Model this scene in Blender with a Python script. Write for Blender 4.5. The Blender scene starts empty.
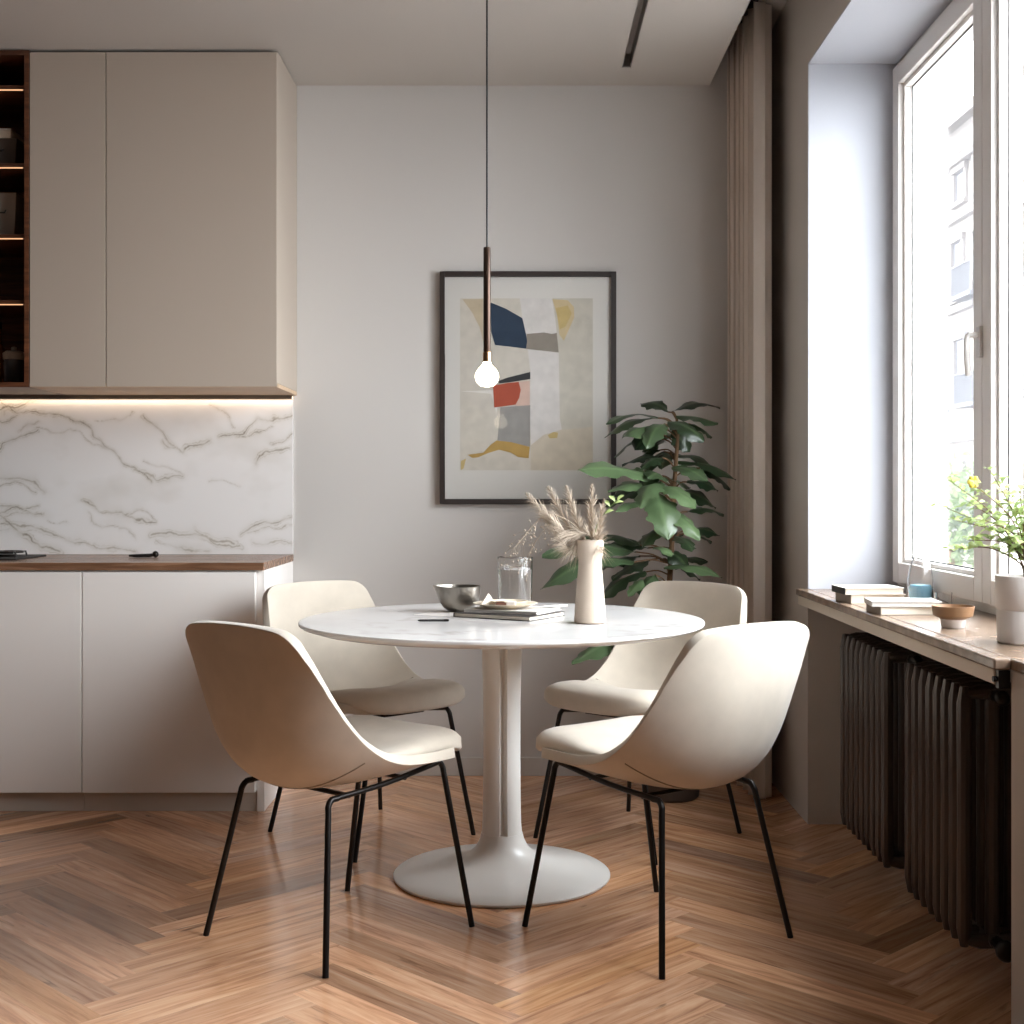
import bpy, bmesh, math, random
from mathutils import Vector, Matrix, noise as mnoise

random.seed(7)
SC = bpy.context.scene
COL = SC.collection
PI = math.pi

# ------------------------------------------------------------------ helpers
def lin(r, g, b):
    def f(c):
        c /= 255.0
        return c / 12.92 if c <= 0.04045 else ((c + 0.055) / 1.055) ** 2.4
    return (f(r), f(g), f(b), 1.0)

class MB:
    """collects shapes, then links them as ONE mesh object"""
    def __init__(self):
        self.v = []; self.f = []; self.m = []; self.s = []
    def add(self, verts, faces, mi=0, smooth=False):
        o = len(self.v)
        self.v += [tuple(p) for p in verts]
        for f in faces:
            self.f.append([i + o for i in f]); self.m.append(mi); self.s.append(smooth)
        return self
    def box(self, x0, x1, y0, y1, z0, z1, mi=0):
        v = [(x0,y0,z0),(x1,y0,z0),(x1,y1,z0),(x0,y1,z0),(x0,y0,z1),(x1,y0,z1),(x1,y1,z1),(x0,y1,z1)]
        f = [(0,3,2,1),(4,5,6,7),(0,1,5,4),(1,2,6,5),(2,3,7,6),(3,0,4,7)]
        return self.add(v, f, mi)
    def obox(self, c, sx, sy, sz, rz=0, mi=0, tilt=None):
        M = Matrix.Rotation(rz, 3, 'Z')
        if tilt is not None: M = tilt @ M
        v = []
        for z in (0, sz):
            for x, y in ((-sx/2,-sy/2),(sx/2,-sy/2),(sx/2,sy/2),(-sx/2,sy/2)):
                v.append(Vector(c) + M @ Vector((x,y,z)))
        f = [(0,3,2,1),(4,5,6,7),(0,1,5,4),(1,2,6,5),(2,3,7,6),(3,0,4,7)]
        return self.add(v, f, mi)
    def lathe(self, prof, c=(0,0,0), n=48, mi=0, smooth=True, cap0=True, cap1=True):
        v = []; f = []
        k = len(prof)
        for r, z in prof:
            for i in range(n):
                a = 2*PI*i/n
                v.append((c[0]+r*math.cos(a), c[1]+r*math.sin(a), c[2]+z))
        for j in range(k-1):
            for i in range(n):
                a = j*n+i; b = j*n+(i+1) % n
                f.append((a, b, b+n, a+n))
        if cap0 and prof[0][0] > 1e-6: f.append(tuple(range(n))[::-1])
        if cap1 and prof[-1][0] > 1e-6: f.append(tuple(range((k-1)*n, k*n)))
        return self.add(v, f, mi, smooth)
    def tube(self, pts, r, n=10, mi=0, smooth=True, caps=True):
        pts = [Vector(p) for p in pts]
        rs = r if isinstance(r, (list, tuple)) else [r]*len(pts)
        v = []; f = []
        t0 = (pts[1]-pts[0]).normalized()
        u = t0.orthogonal().normalized()
        for i, p in enumerate(pts):
            if i == 0: t = t0
            elif i == len(pts)-1: t = (pts[-1]-pts[-2]).normalized()
            else: t = ((pts[i]-pts[i-1]).normalized()+(pts[i+1]-pts[i]).normalized()).normalized()
            u = (u - t*u.dot(t)).normalized()
            w = t.cross(u)
            for k in range(n):
                a = 2*PI*k/n
                v.append(p + (u*math.cos(a)+w*math.sin(a))*rs[i])
        for i in range(len(pts)-1):
            for k in range(n):
                a = i*n+k; b = i*n+(k+1) % n
                f.append((a, b, b+n, a+n))
        if caps:
            f.append(tuple(range(n))[::-1]); f.append(tuple(range((len(pts)-1)*n, len(pts)*n)))
        return self.add(v, f, mi, smooth)
    def grid(self, rows, mi=0, smooth=True, closed=False):
        n = len(rows[0]); v = [p for r in rows for p in r]; f = []
        for j in range(len(rows)-1):
            for i in range(n if closed else n-1):
                a = j*n+i; b = j*n+(i+1) % n
                f.append((a, b, b+n, a+n))
        return self.add(v, f, mi, smooth)
    def prism(self, poly, z0, z1, mi=0, smooth=False):
        n = len(poly)
        v = [(x,y,z0) for x,y in poly]+[(x,y,z1) for x,y in poly]
        f = [tuple(range(n))[::-1], tuple(range(n,2*n))]
        for i in range(n):
            j = (i+1) % n
            f.append((i, j, n+j, n+i))
        return self.add(v, f, mi, smooth)
    def sphere(self, c, r, n=16, m=10, mi=0, sz=1.0):
        prof = [(max(1e-5, r*math.sin(PI*j/m)), -r*sz*math.cos(PI*j/m)) for j in range(m+1)]
        return self.lathe(prof, c, n, mi, True, False, False)
    def build(self, name, mats, parent=None, bevel=0, sharp=35, fix=True):
        me = bpy.data.meshes.new(name)
        me.from_pydata(self.v, [], self.f)
        if not isinstance(mats, (list, tuple)): mats = [mats]
        for m in mats: me.materials.append(m)
        for p, mi, s in zip(me.polygons, self.m, self.s):
            p.material_index = mi; p.use_smooth = s
        if fix:
            bm = bmesh.new(); bm.from_mesh(me)
            bmesh.ops.remove_doubles(bm, verts=bm.verts, dist=1e-6)
            bmesh.ops.recalc_face_normals(bm, faces=bm.faces)
            bm.to_mesh(me); bm.free()
        if any(self.s): me.set_sharp_from_angle(angle=math.radians(sharp))
        o = bpy.data.objects.new(name, me); COL.objects.link(o)
        if parent is not None: o.parent = parent
        if bevel:
            b = o.modifiers.new('bevel', 'BEVEL'); b.width = bevel; b.segments = 2
            b.limit_method = 'ANGLE'; b.angle_limit = math.radians(40)
        return o

def tag(o, label=None, cat=None, group=None, kind=None):
    if label: o['label'] = label
    if cat: o['category'] = cat
    if group: o['group'] = group
    if kind: o['kind'] = kind
    return o
def struct(o):
    o['kind'] = 'structure'; return o
def thing(name, label, cat, loc=(0,0,0), rz=0, group=None):
    o = bpy.data.objects.new(name, None); COL.objects.link(o)
    o.location = loc; o.rotation_euler = (0,0,rz); o.empty_display_size = .05
    return tag(o, label, cat, group)
def copy_tree(o, parent=None):
    c = o.copy(); COL.objects.link(c)
    if parent is not None: c.parent = parent
    for ch in [q for q in bpy.data.objects if q.parent == o]:
        copy_tree(ch, c)
    return c
def catmull(pts, n=6):
    pts = [Vector(p) for p in pts]
    P = [pts[0]*2-pts[1]]+pts+[pts[-1]*2-pts[-2]]
    out = []
    for i in range(1, len(P)-2):
        for k in range(n):
            t = k/n
            a, b, c, d = P[i-1], P[i], P[i+1], P[i+2]
            out.append(.5*((2*b)+(c-a)*t+(2*a-5*b+4*c-d)*t*t+(3*b-a-3*c+d)*t**3))
    out.append(pts[-1]); return out
def fbm(p, oct=4):
    return mnoise.fractal(Vector(p), 0.9, 2.0, oct)

# ------------------------------------------------------------------ materials
def mat(name, col, rough=.5, metal=0, spec=.5, bump=0, bscale=200, vary=0, vscale=3, sheen=0, coat=0, emit=None, estr=0, bdist=.001):
    m = bpy.data.materials.new(name); m.use_nodes = True
    nt = m.node_tree; b = nt.nodes['Principled BSDF']
    b.inputs['Base Color'].default_value = col
    b.inputs['Roughness'].default_value = rough
    b.inputs['Metallic'].default_value = metal
    b.inputs['Specular IOR Level'].default_value = spec
    if sheen:
        b.inputs['Sheen Weight'].default_value = sheen; b.inputs['Sheen Roughness'].default_value = .5
    if coat: b.inputs['Coat Weight'].default_value = coat; b.inputs['Coat Roughness'].default_value = .1
    if emit:
        b.inputs['Emission Color'].default_value = emit; b.inputs['Emission Strength'].default_value = estr
    if bump or vary:
        tc = nt.nodes.new('ShaderNodeTexCoord')
    if vary:
        n = nt.nodes.new('ShaderNodeTexNoise'); n.inputs['Scale'].default_value = vscale; n.inputs['Detail'].default_value = 5
        nt.links.new(tc.outputs['Object'], n.inputs['Vector'])
        mp = nt.nodes.new('ShaderNodeMapRange'); mp.inputs['From Min'].default_value = .3; mp.inputs['From Max'].default_value = .7
        mp.inputs['To Min'].default_value = 1-vary; mp.inputs['To Max'].default_value = 1+vary
        nt.links.new(n.outputs['Fac'], mp.inputs['Value'])
        mx = nt.nodes.new('ShaderNodeVectorMath'); mx.operation = 'SCALE'
        mx.inputs[0].default_value = col[:3]
        nt.links.new(mp.outputs['Result'], mx.inputs['Scale'])
        nt.links.new(mx.outputs['Vector'], b.inputs['Base Color'])
    if bump:
        n2 = nt.nodes.new('ShaderNodeTexNoise'); n2.inputs['Scale'].default_value = bscale; n2.inputs['Detail'].default_value = 4
        nt.links.new(tc.outputs['Object'], n2.inputs['Vector'])
        bp = nt.nodes.new('ShaderNodeBump'); bp.inputs['Strength'].default_value = bump; bp.inputs['Distance'].default_value = bdist
        nt.links.new(n2.outputs['Fac'], bp.inputs['Height']); nt.links.new(bp.outputs['Normal'], b.inputs['Normal'])
    return m

def glass_mat(name, tint=(.985,.987,.985,1), refl=.5):
    """thin clear pane: transparent with a fresnel reflection"""
    m = bpy.data.materials.new(name); m.use_nodes = True
    nt = m.node_tree; nt.nodes.clear()
    out = nt.nodes.new('ShaderNodeOutputMaterial'); mx = nt.nodes.new('ShaderNodeMixShader')
    tr = nt.nodes.new('ShaderNodeBsdfTransparent'); gl = nt.nodes.new('ShaderNodeBsdfGlossy')
    gl.inputs['Roughness'].default_value = .02
    tr.inputs['Color'].default_value = tint
    fr = nt.nodes.new('ShaderNodeLayerWeight'); fr.inputs['Blend'].default_value = .25
    mu = nt.nodes.new('ShaderNodeMath'); mu.operation = 'MULTIPLY'; mu.inputs[1].default_value = refl
    nt.links.new(fr.outputs['Fresnel'], mu.inputs[0]); nt.links.new(mu.outputs[0], mx.inputs['Fac'])
    nt.links.new(tr.outputs[0], mx.inputs[1]); nt.links.new(gl.outputs[0], mx.inputs[2])
    nt.links.new(mx.outputs[0], out.inputs['Surface'])
    return m

def emit_mat(name, col, s):
    m = bpy.data.materials.new(name); m.use_nodes = True
    nt = m.node_tree; nt.nodes.clear()
    out = nt.nodes.new('ShaderNodeOutputMaterial'); e = nt.nodes.new('ShaderNodeEmission')
    e.inputs['Color'].default_value = col; e.inputs['Strength'].default_value = s
    nt.links.new(e.outputs[0], out.inputs['Surface'])
    return m

def wood_mat(name, dark, mid, light, rough=.3, scale=(3, 60, 60), axis_uv=False, coat=0, attr=None):
    """grain streaks; with attr each plank has its own tone"""
    m = bpy.data.materials.new(name); m.use_nodes = True
    nt = m.node_tree; b = nt.nodes['Principled BSDF']; L = nt.links.new
    tc = nt.nodes.new('ShaderNodeTexCoord')
    mp = nt.nodes.new('ShaderNodeMapping'); mp.inputs['Scale'].default_value = scale
    L(tc.outputs['UV' if axis_uv else 'Object'], mp.inputs['Vector'])
    n1 = nt.nodes.new('ShaderNodeTexNoise'); n1.inputs['Scale'].default_value = 1; n1.inputs['Detail'].default_value = 7
    n1.inputs['Roughness'].default_value = .62; n1.inputs['Distortion'].default_value = .6
    L(mp.outputs[0], n1.inputs['Vector'])
    cr = nt.nodes.new('ShaderNodeValToRGB')
    e = cr.color_ramp.elements; e[0].position = .30; e[0].color = dark; e[1].position = .72; e[1].color = light
    k = e.new(.5); k.color = mid
    L(n1.outputs['Fac'], cr.inputs['Fac'])
    col = cr.outputs['Color']
    if attr:
        at = nt.nodes.new('ShaderNodeAttribute'); at.attribute_name = attr
        mx = nt.nodes.new('ShaderNodeMix'); mx.data_type = 'RGBA'; mx.blend_type = 'MULTIPLY'; mx.inputs['Factor'].default_value = 1
        L(col, mx.inputs['A']); L(at.outputs['Color'], mx.inputs['B']); col = mx.outputs['Result']
        # dark mineral streaks and knots
        mp2 = nt.nodes.new('ShaderNodeMapping'); mp2.inputs['Scale'].default_value = (5, 45, 1)
        L(tc.outputs['UV'], mp2.inputs['Vector'])
        n2 = nt.nodes.new('ShaderNodeTexNoise'); n2.inputs['Scale'].default_value = 1; n2.inputs['Detail'].default_value = 4; n2.inputs['Distortion'].default_value = 1.2
        L(mp2.outputs[0], n2.inputs['Vector'])
        r2 = nt.nodes.new('ShaderNodeMapRange'); r2.inputs['From Min'].default_value = .64; r2.inputs['From Max'].default_value = .78
        r2.inputs['To Min'].default_value = 1; r2.inputs['To Max'].default_value = .42
        L(n2.outputs['Fac'], r2.inputs['Value'])
        mx2 = nt.nodes.new('ShaderNodeVectorMath'); mx2.operation = 'SCALE'
        L(col, mx2.inputs[0]); L(r2.outputs['Result'], mx2.inputs['Scale']); col = mx2.outputs['Vector']
    L(col, b.inputs['Base Color'])
    b.inputs['Roughness'].default_value = rough
    rr = nt.nodes.new('ShaderNodeMapRange'); rr.inputs['To Min'].default_value = rough-.07; rr.inputs['To Max'].default_value = rough+.1
    L(n1.outputs['Fac'], rr.inputs['Value']); L(rr.outputs['Result'], b.inputs['Roughness'])
    bp = nt.nodes.new('ShaderNodeBump'); bp.inputs['Strength'].default_value = .02 if attr else .12; bp.inputs['Distance'].default_value = .0006
    L(n1.outputs['Fac'], bp.inputs['Height']); L(bp.outputs['Normal'], b.inputs['Normal'])
    if coat:
        b.inputs['Coat Weight'].default_value = coat; b.inputs['Coat Roughness'].default_value = .12
    return m

def attr_mat(name, attr, c0, c1, c2, rough=.3, spec=.5):
    """stone: a stored vein mask picks between ground and vein colours"""
    m = bpy.data.materials.new(name); m.use_nodes = True
    nt = m.node_tree; b = nt.nodes['Principled BSDF']; L = nt.links.new
    at = nt.nodes.new('ShaderNodeAttribute'); at.attribute_name = attr
    cr = nt.nodes.new('ShaderNodeValToRGB'); e = cr.color_ramp.elements
    e[0].position = 0; e[0].color = c0; e[1].position = 1; e[1].color = c2
    k = e.new(.45); k.color = c1
    L(at.outputs['Fac'], cr.inputs['Fac']); L(cr.outputs['Color'], b.inputs['Base Color'])
    b.inputs['Roughness'].default_value = rough; b.inputs['Specular IOR Level'].default_value = spec
    return m

M = {}
M['wall']    = mat('wall_paint', lin(197,192,187), .85, bump=.05, bscale=60)
M['wall_d']  = mat('dark_unseen_wall', lin(52,46,42), .8)  # unseen walls, tone made dark to cut bounce light on the chair backs
M['wall_w']  = mat('wall_paint_window_side', lin(196,190,184), .85, bump=.05, bscale=60)
M['reveal']  = mat('reveal_paint', lin(188,190,197), .7)
M['ceil']    = mat('ceiling_paint', lin(192,185,178), .9)
M['upper']   = mat('taupe_lacquer', lin(176,162,148), .5)
M['lower']   = mat('cream_lacquer', lin(238,233,228), .45)
M['gap']     = mat('plank_joint', lin(60,52,46), .8)  # dark base showing in the joints between floor planks
M['walnut']  = wood_mat('walnut', lin(58,32,20), lin(92,54,34), lin(128,80,52), .4, (3, 40, 40))
M['walnut_top'] = wood_mat('walnut_worktop', lin(90,62,45), lin(126,92,69), lin(158,122,95), .25, (2.5, 40, 40))
M['under']   = wood_mat('oak_underside', lin(176,148,120), lin(196,168,138), lin(210,184,156), .5, (3, 40, 40))
M['black']   = mat('black_metal', lin(36,32,30), .38, .6)
M['blackmat']= mat('black_matte', lin(30,28,27), .6)
M['fabric']  = mat('beige_fabric', lin(197,186,171), .9, bump=.5, bscale=700, vary=.06, vscale=14, sheen=.25, bdist=.0006)
M['seam']    = mat('fabric_seam', lin(150,138,122), .9)
M['white']   = mat('white_enamel', lin(234,231,226), .28, spec=.5)
M['frame_w'] = mat('white_window_frame', lin(226,221,216), .4)
M['frame_h'] = mat('pale_handle', lin(200,195,190), .35)
M['glass']   = glass_mat('window_glass')
def vessel_mat(name, ior, col=(1,1,1,1)):
    m = mat(name, col, .0); b = m.node_tree.nodes['Principled BSDF']
    b.inputs['Transmission Weight'].default_value = 1; b.inputs['IOR'].default_value = ior
    return m
M['clear']   = vessel_mat('clear_glass', 1.45)
M['steel']   = mat('brushed_steel', lin(150,144,136), .30, 1, bump=.8, bscale=90, bdist=.0015)
M['silver']  = mat('satin_aluminium', lin(170,165,160), .35, 1)
M['slot']    = mat('slot_grey', lin(166,158,152), .6)
M['darkpic'] = mat('dark_frame_wood', lin(44,34,30), .45)
M['brass']   = mat('bronze_tube', lin(70,54,46), .35, .8)
M['brass2']  = mat('brass_socket', lin(190,150,110), .3, 1)
M['bulb']    = emit_mat('lit_bulb', (1.0,.86,.68,1), 9.0)
M['led']     = emit_mat('lit_led', (1.0,.76,.54,1), 6.0)
M['led_s']   = emit_mat('lit_shelf_led', (1.0,.55,.28,1), 0.9)
M['curtain'] = mat('taupe_curtain', lin(208,195,183), .9, bump=.4, bscale=500, sheen=.15, bdist=.0006)
M['rad']     = mat('radiator_iron', lin(82,74,70), .34, .3)
M['stone']   = mat('sill_stone', lin(136,114,96), .25, vary=.3, vscale=22)
M['cream']   = mat('cream_paint', lin(216,206,192), .6)
M['vase']    = mat('bisque_ceramic', lin(198,182,165), .75, bump=.3, bscale=300, bdist=.0004)
M['pot']     = mat('white_ceramic', lin(228,222,218), .5)
M['soil']    = mat('potting_soil', lin(52,40,32), .95, bump=1, bscale=120, bdist=.006)
M['pages']   = mat('book_pages', lin(226,216,200), .85)
M['paperw']  = mat('white_cover', lin(218,213,207), .6)
M['darkcov'] = mat('dark_cover', lin(58,52,50), .5)
M['taupecov']= mat('taupe_cover', lin(150,136,122), .6)
M['plate']   = mat('stoneware', lin(222,208,186), .45)
M['napkin']  = mat('linen_napkin', lin(226,216,200), .9)
M['choc']    = mat('brown_chocolate', lin(92,52,34), .5)
M['blue']    = mat('blue_glaze', lin(150,208,236), .25)
M['bowl_o']  = mat('bowl_wood', lin(142,108,78), .5)
M['trunk']   = mat('plant_stem', lin(110,82,56), .8)
M['dry']     = mat('dried_grass', lin(182,166,148), .9)
M['facade']  = mat('facade_render', lin(108,101,95), .9, vary=.06, vscale=.6)
M['facade2'] = mat('facade_trim', lin(90,84,80), .9)
M['fglass']  = mat('facade_window', lin(68,68,72), .2)
M['iron']    = mat('balcony_iron', lin(58,58,62), .6)
M['ext']     = mat('exterior_render', lin(226,222,220), .9)
M['road']    = mat('asphalt', lin(104,103,102), .9)

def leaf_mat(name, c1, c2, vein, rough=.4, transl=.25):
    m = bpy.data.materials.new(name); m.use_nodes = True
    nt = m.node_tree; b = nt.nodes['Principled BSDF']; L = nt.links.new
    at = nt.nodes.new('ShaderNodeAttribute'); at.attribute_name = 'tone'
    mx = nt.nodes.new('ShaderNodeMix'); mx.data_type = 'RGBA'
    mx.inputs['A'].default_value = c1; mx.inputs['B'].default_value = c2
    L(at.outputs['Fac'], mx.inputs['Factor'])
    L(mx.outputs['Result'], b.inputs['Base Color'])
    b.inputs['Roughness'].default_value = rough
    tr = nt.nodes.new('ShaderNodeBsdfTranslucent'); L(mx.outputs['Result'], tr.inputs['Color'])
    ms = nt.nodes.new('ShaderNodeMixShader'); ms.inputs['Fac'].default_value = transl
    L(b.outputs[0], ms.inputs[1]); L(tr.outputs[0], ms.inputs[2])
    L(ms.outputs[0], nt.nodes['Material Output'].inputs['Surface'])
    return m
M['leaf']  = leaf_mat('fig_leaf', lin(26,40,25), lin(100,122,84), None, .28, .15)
M['leaf2'] = leaf_mat('pale_leaf', lin(128,150,92), lin(186,200,132), None, .5, .4)
M['leaf3'] = leaf_mat('tree_leaf', lin(90,110,64), lin(120,138,92), None, .6, .4)

# ------------------------------------------------------------------ camera
cam_d = bpy.data.cameras.new('camera'); cam = bpy.data.objects.new('camera', cam_d); COL.objects.link(cam)
cam.location = (0, 0, 1.15); cam.rotation_euler = (PI/2, 0, 0)
cam_d.sensor_width = 36; cam_d.lens = 1340*36/1024
cam_d.shift_x = -8/1024; cam_d.shift_y = -22/1024
cam_d.clip_start = .05; cam_d.clip_end = 300
SC.camera = cam
def at(px, py, d):
    return Vector(((px-520)*d/1340, d, 1.15-(py-490)*d/1340))

# ------------------------------------------------------------------ room shell
YB, XW, YF, XL = 5.40, .99, -3.0, -4.6      # back wall, window wall, wall behind, wall beyond the kitchen
ZC = 2.78
# floor: herringbone planks
def build_floor():
    w, n = .0925, 7
    X0 = -.94 + .028
    v = []; f = []; uv = []; cols = []
    g = .0007
    def plank(x0, y0, x1, y1, horiz):
        c = []
        for x, y in ((x0+g,y0+g),(x1-g,y0+g),(x1-g,y1-g),(x0+g,y1-g)):
            c.append((X0+(x-y)*w_s, .05+(x+y)*w_s))
        ru, rv = random.random()*50, random.random()*50
        L_ = n*w; 
        if horiz: us = ((0,0),(L_,0),(L_,w),(0,w))
        else:     us = ((0,0),(0,w),(L_,w),(L_,0))
        poly = [(a, b, p+ru, q+rv) for (a, b), (p, q) in zip(c, us)]
        for ax, lim, sg in ((0, XL, 1), (0, 1.25, -1), (1, YF, 1), (1, YB, -1)):   # trim at the walls
            out = []
            for k in range(len(poly)):
                A, B = poly[k], poly[(k+1) % len(poly)]
                da, db = sg*(A[ax]-lim), sg*(B[ax]-lim)
                if da >= 0: out.append(A)
                if (da >= 0) != (db >= 0):
                    q = da/(da-db); out.append(tuple(A[z]+(B[z]-A[z])*q for z in range(4)))
            poly = out
            if len(poly) < 3: return
        o = len(v); v.extend([(a[0], a[1], 0) for a in poly]); f.append(tuple(range(o, o+len(poly))))
        uv.append([a[2:] for a in poly])
        t = random.gauss(1, .20); t = min(max(t, .55), 1.35)
        h = random.gauss(0, .05)
        cols.append((t*(1+h*.4), t, t*(1-h), 1))
    w_s = w/math.sqrt(2)
    R = 150
    for j in range(-R, R):
        for m_ in range(-8, 9):
            x = j + 2*n*m_
            if abs(x) > 170: continue
            plank(x, j, x+n, j+1, True)
            y = j - 2*n + 1 + 2*n*m_
            plank(j, y, j+1, y+n, False)
    nb = len(v)
    v += [(XL,YF,-.0015),(1.25,YF,-.0015),(1.25,YB,-.0015),(XL,YB,-.0015),(XL,YF,-.1),(1.25,YF,-.1),(1.25,YB,-.1),(XL,YB,-.1)]
    base = [(0,1,2,3),(7,6,5,4),(4,5,1,0),(5,6,2,1),(6,7,3,2),(7,4,0,3)]
    f += [tuple(nb+i for i in q) for q in base]
    me = bpy.data.meshes.new('floor'); me.from_pydata(v, [], f)
    me.materials.append(M['floor']); me.materials.append(M['gap'])
    me.uv_layers.new(name='UVMap'); me.color_attributes.new('plank', 'FLOAT_COLOR', 'CORNER')
    ul = me.uv_layers['UVMap']; ca = me.color_attributes['plank']
    for p in me.polygons:
        if p.index < len(uv):
            for k, li in enumerate(p.loop_indices):
                ul.data[li].uv = uv[p.index][k]; ca.data[li].color = cols[p.index]
        else:
            p.material_index = 1
    o = bpy.data.objects.new('floor', me); COL.objects.link(o); struct(o)
M['floor'] = wood_mat('oak_parquet', lin(160,112,82), lin(206,156,119), lin(227,186,152), .19, (3, 42, 1), True, coat=.25, attr='plank')
build_floor()

T = .14
# back wall, side wall beyond the kitchen, wall behind the viewpoint
struct(MB().box(XL-T, 1.46, YB, YB+T, -.1, 3.1).build('wall_back', M['wall']))
struct(MB().box(XL-T, XL, YF, YB, -.1, 3.1).build('wall_left', M['wall_d']))
struct(MB().box(XL-T, 1.46, YF-T, YF, -.1, 3.1).build('wall_front', M['wall_d']))
# window wall with window openings over radiator niches
SZ = .81
WB, WT = .78, 2.62
def wall_right():
    b = MB()
    XO = 1.46
    # solid piers (full height)
    b.box(XW, XO, 4.61, YB, -.1, 3.1)
    b.box(XW, XO, YF, 2.13, -.1, 3.1)
    b.box(XW, 1.24, 2.13, 2.70, -.1, .7865)                # low pier closing the niche
    for y0, y1 in ((2.13, 4.61),):
        b.box(XW, XO, y0, y1, WT, 3.1)                # over the window
        b.box(1.24, XO, y0, y1, -.1, .7865)          # parapet behind the radiator niche
    return struct(b.build('wall_right', M['wall_w'], fix=False))
wall_right()
# pale painted window reveals (thin plaster linings)
rv = MB()
for y0, y1 in ((2.13, 4.61),):
    rv.box(XW+.001, 1.295, y1-.006, y1, SZ, WT)
    rv.box(XW+.001, 1.295, y0, y0+.006, SZ, WT)
    rv.box(XW+.001, 1.295, y0, y1, WT-.006, WT)
struct(rv.build('trim_1', M['reveal']))
# outside lining of the openings
ex = MB()
for y0, y1 in ((2.13, 4.61),):
    ex.box(1.385, 1.462, y1-.02, y1, WB, WT); ex.box(1.385, 1.462, y0, y0+.02, WB, WT); ex.box(1.385, 1.462, y0, y1, WT-.02, WT)
struct(ex.build('trim_2', M['ext']))

# ceiling with a slot for the curtain and a narrow recessed channel
cb = MB()
SX0, SX1, SY1 = .392, .428, 5.17
CE = .765
cb.box(XL, SX0, YF, YB, ZC, 3.06)
cb.box(SX1, CE, YF, YB, ZC, 3.06)
cb.box(SX0, SX1, SY1, YB, ZC, 3.06)
cb.box(SX0, SX1, YF, SY1, ZC+.07, 3.06)
cb.box(CE, XW, YF, YB, 2.96, 3.06)
struct(cb.build('ceiling', M['ceil'], fix=False))
t = thing('linear_slot_diffuser', 'slim grey metal slot recessed into the white ceiling', 'ceiling slot', ((SX0+SX1)/2, 4.2, ZC))
MB().box(-.0175, -.0145, -2.4, .965, .001, .069).box(.0145, .0175, -2.4, .965, .001, .069).box(-.0145, .0145, .96, .965, .001, .069).build('channel', M['silver'], t)
MB().box(-.0145, .0145, -2.4, .96, .05, .069).build('damper', M['slot'], t)

# skirting of the back wall and in the niche
struct(MB().box(-.90, XW, YB-.014, YB, 0, .075).build('baseboard_back', M['wall'], bevel=.003))
struct(MB().box(1.226, 1.24, 2.70, 4.61, 0, .09).build('baseboard_right', M['cream'], bevel=.003))

# ------------------------------------------------------------------ windows
def window(name, y0, y1, handle=True):
    w = thing(name, None, None, (0, 0, 0)); struct(w)
    X0, X1 = 1.297, 1.375
    fw = .040
    z0, z1 = SZ, WT-.006
    y0 += .006; y1 -= .006
    fr = MB()
    fr.box(X0, X1, y0, y0+fw, z0, z1); fr.box(X0, X1, y1-fw, y1, z0, z1)
    fr.box(X0, X1, y0+fw, y1-fw, z1-fw, z1); fr.box(X0, X1, y0+fw, y1-fw, z0, z0+fw)
    fr.build('window_frame', M['frame_w'], w, bevel=.003)
    st = .068
    ya_, yb_ = y0+fw-.012, y1-fw+.012
    cut = [ya_+(yb_-ya_)*k/3 for k in range(4)]
    cut[2] = 3.69; cut[1] = (cut[0]+cut[2])/2
    ym = cut[2]
    for a, b in ((cut[0], cut[1]-.001), (cut[1]+.001, cut[2]-.001), (cut[2]+.001, cut[3])):
        s = MB(); XS0, XS1 = 1.272, 1.352
        zz0, zz1 = z0+fw-.012, z1-fw+.012
        s.box(XS0, XS1, a, a+st, zz0, zz1); s.box(XS0, XS1, b-st, b, zz0, zz1)
        s.box(XS0, XS1, a+st, b-st, zz1-st, zz1); s.box(XS0, XS1, a+st, b-st, zz0, zz0+st)
        # glazing bead, set back
        q = .014
        s.box(XS0+.018, XS1-.01, a+st, a+st+q, zz0+st, zz1-st); s.box(XS0+.018, XS1-.01, b-st-q, b-st, zz0+st, zz1-st)
        s.box(XS0+.018, XS1-.01, a+st+q, b-st-q, zz1-st-q, zz1-st); s.box(XS0+.018, XS1-.01, a+st+q, b-st-q, zz0+st, zz0+st+q)
        so = s.build('sash', M['frame_w'], w, bevel=.003)
        g = MB().box(1.318, 1.322, a+st+q, b-st-q, zz0+st+q, zz1-st-q)
        # dark seal round the pane
        e = MB()
        k = .004
        ya, yb, za, zb = a+st+q, b-st-q, zz0+st+q, zz1-st-q
        e.box(1.3145, 1.317, ya, ya+k, za, zb); e.box(1.3145, 1.317, yb-k, yb, za, zb)
        e.box(1.3145, 1.317, ya, yb, zb-k, zb); e.box(1.3145, 1.317, ya, yb, za, za+k)
        g.build('pane', M['glass'], so)
        e.build('seal', M['blackmat'], so)
    if handle:
        h = MB()
        zc = 1.565; yh = ym+.004
        h.box(1.262, 1.2715, yh-.014, yh+.014, zc-.05, zc+.035)
        h.tube([(1.264, yh, zc+.012), (1.236, yh, zc+.012)], .008)
        h.tube(catmull([(1.242, yh, zc+.014), (1.232, yh, zc), (1.232, yh, zc-.045), (1.236, yh, zc-.10)], 4), .0085)
        h.build('handle', M['frame_h'], w)
    return w
window('window_1', 2.13, 4.61)

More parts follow.
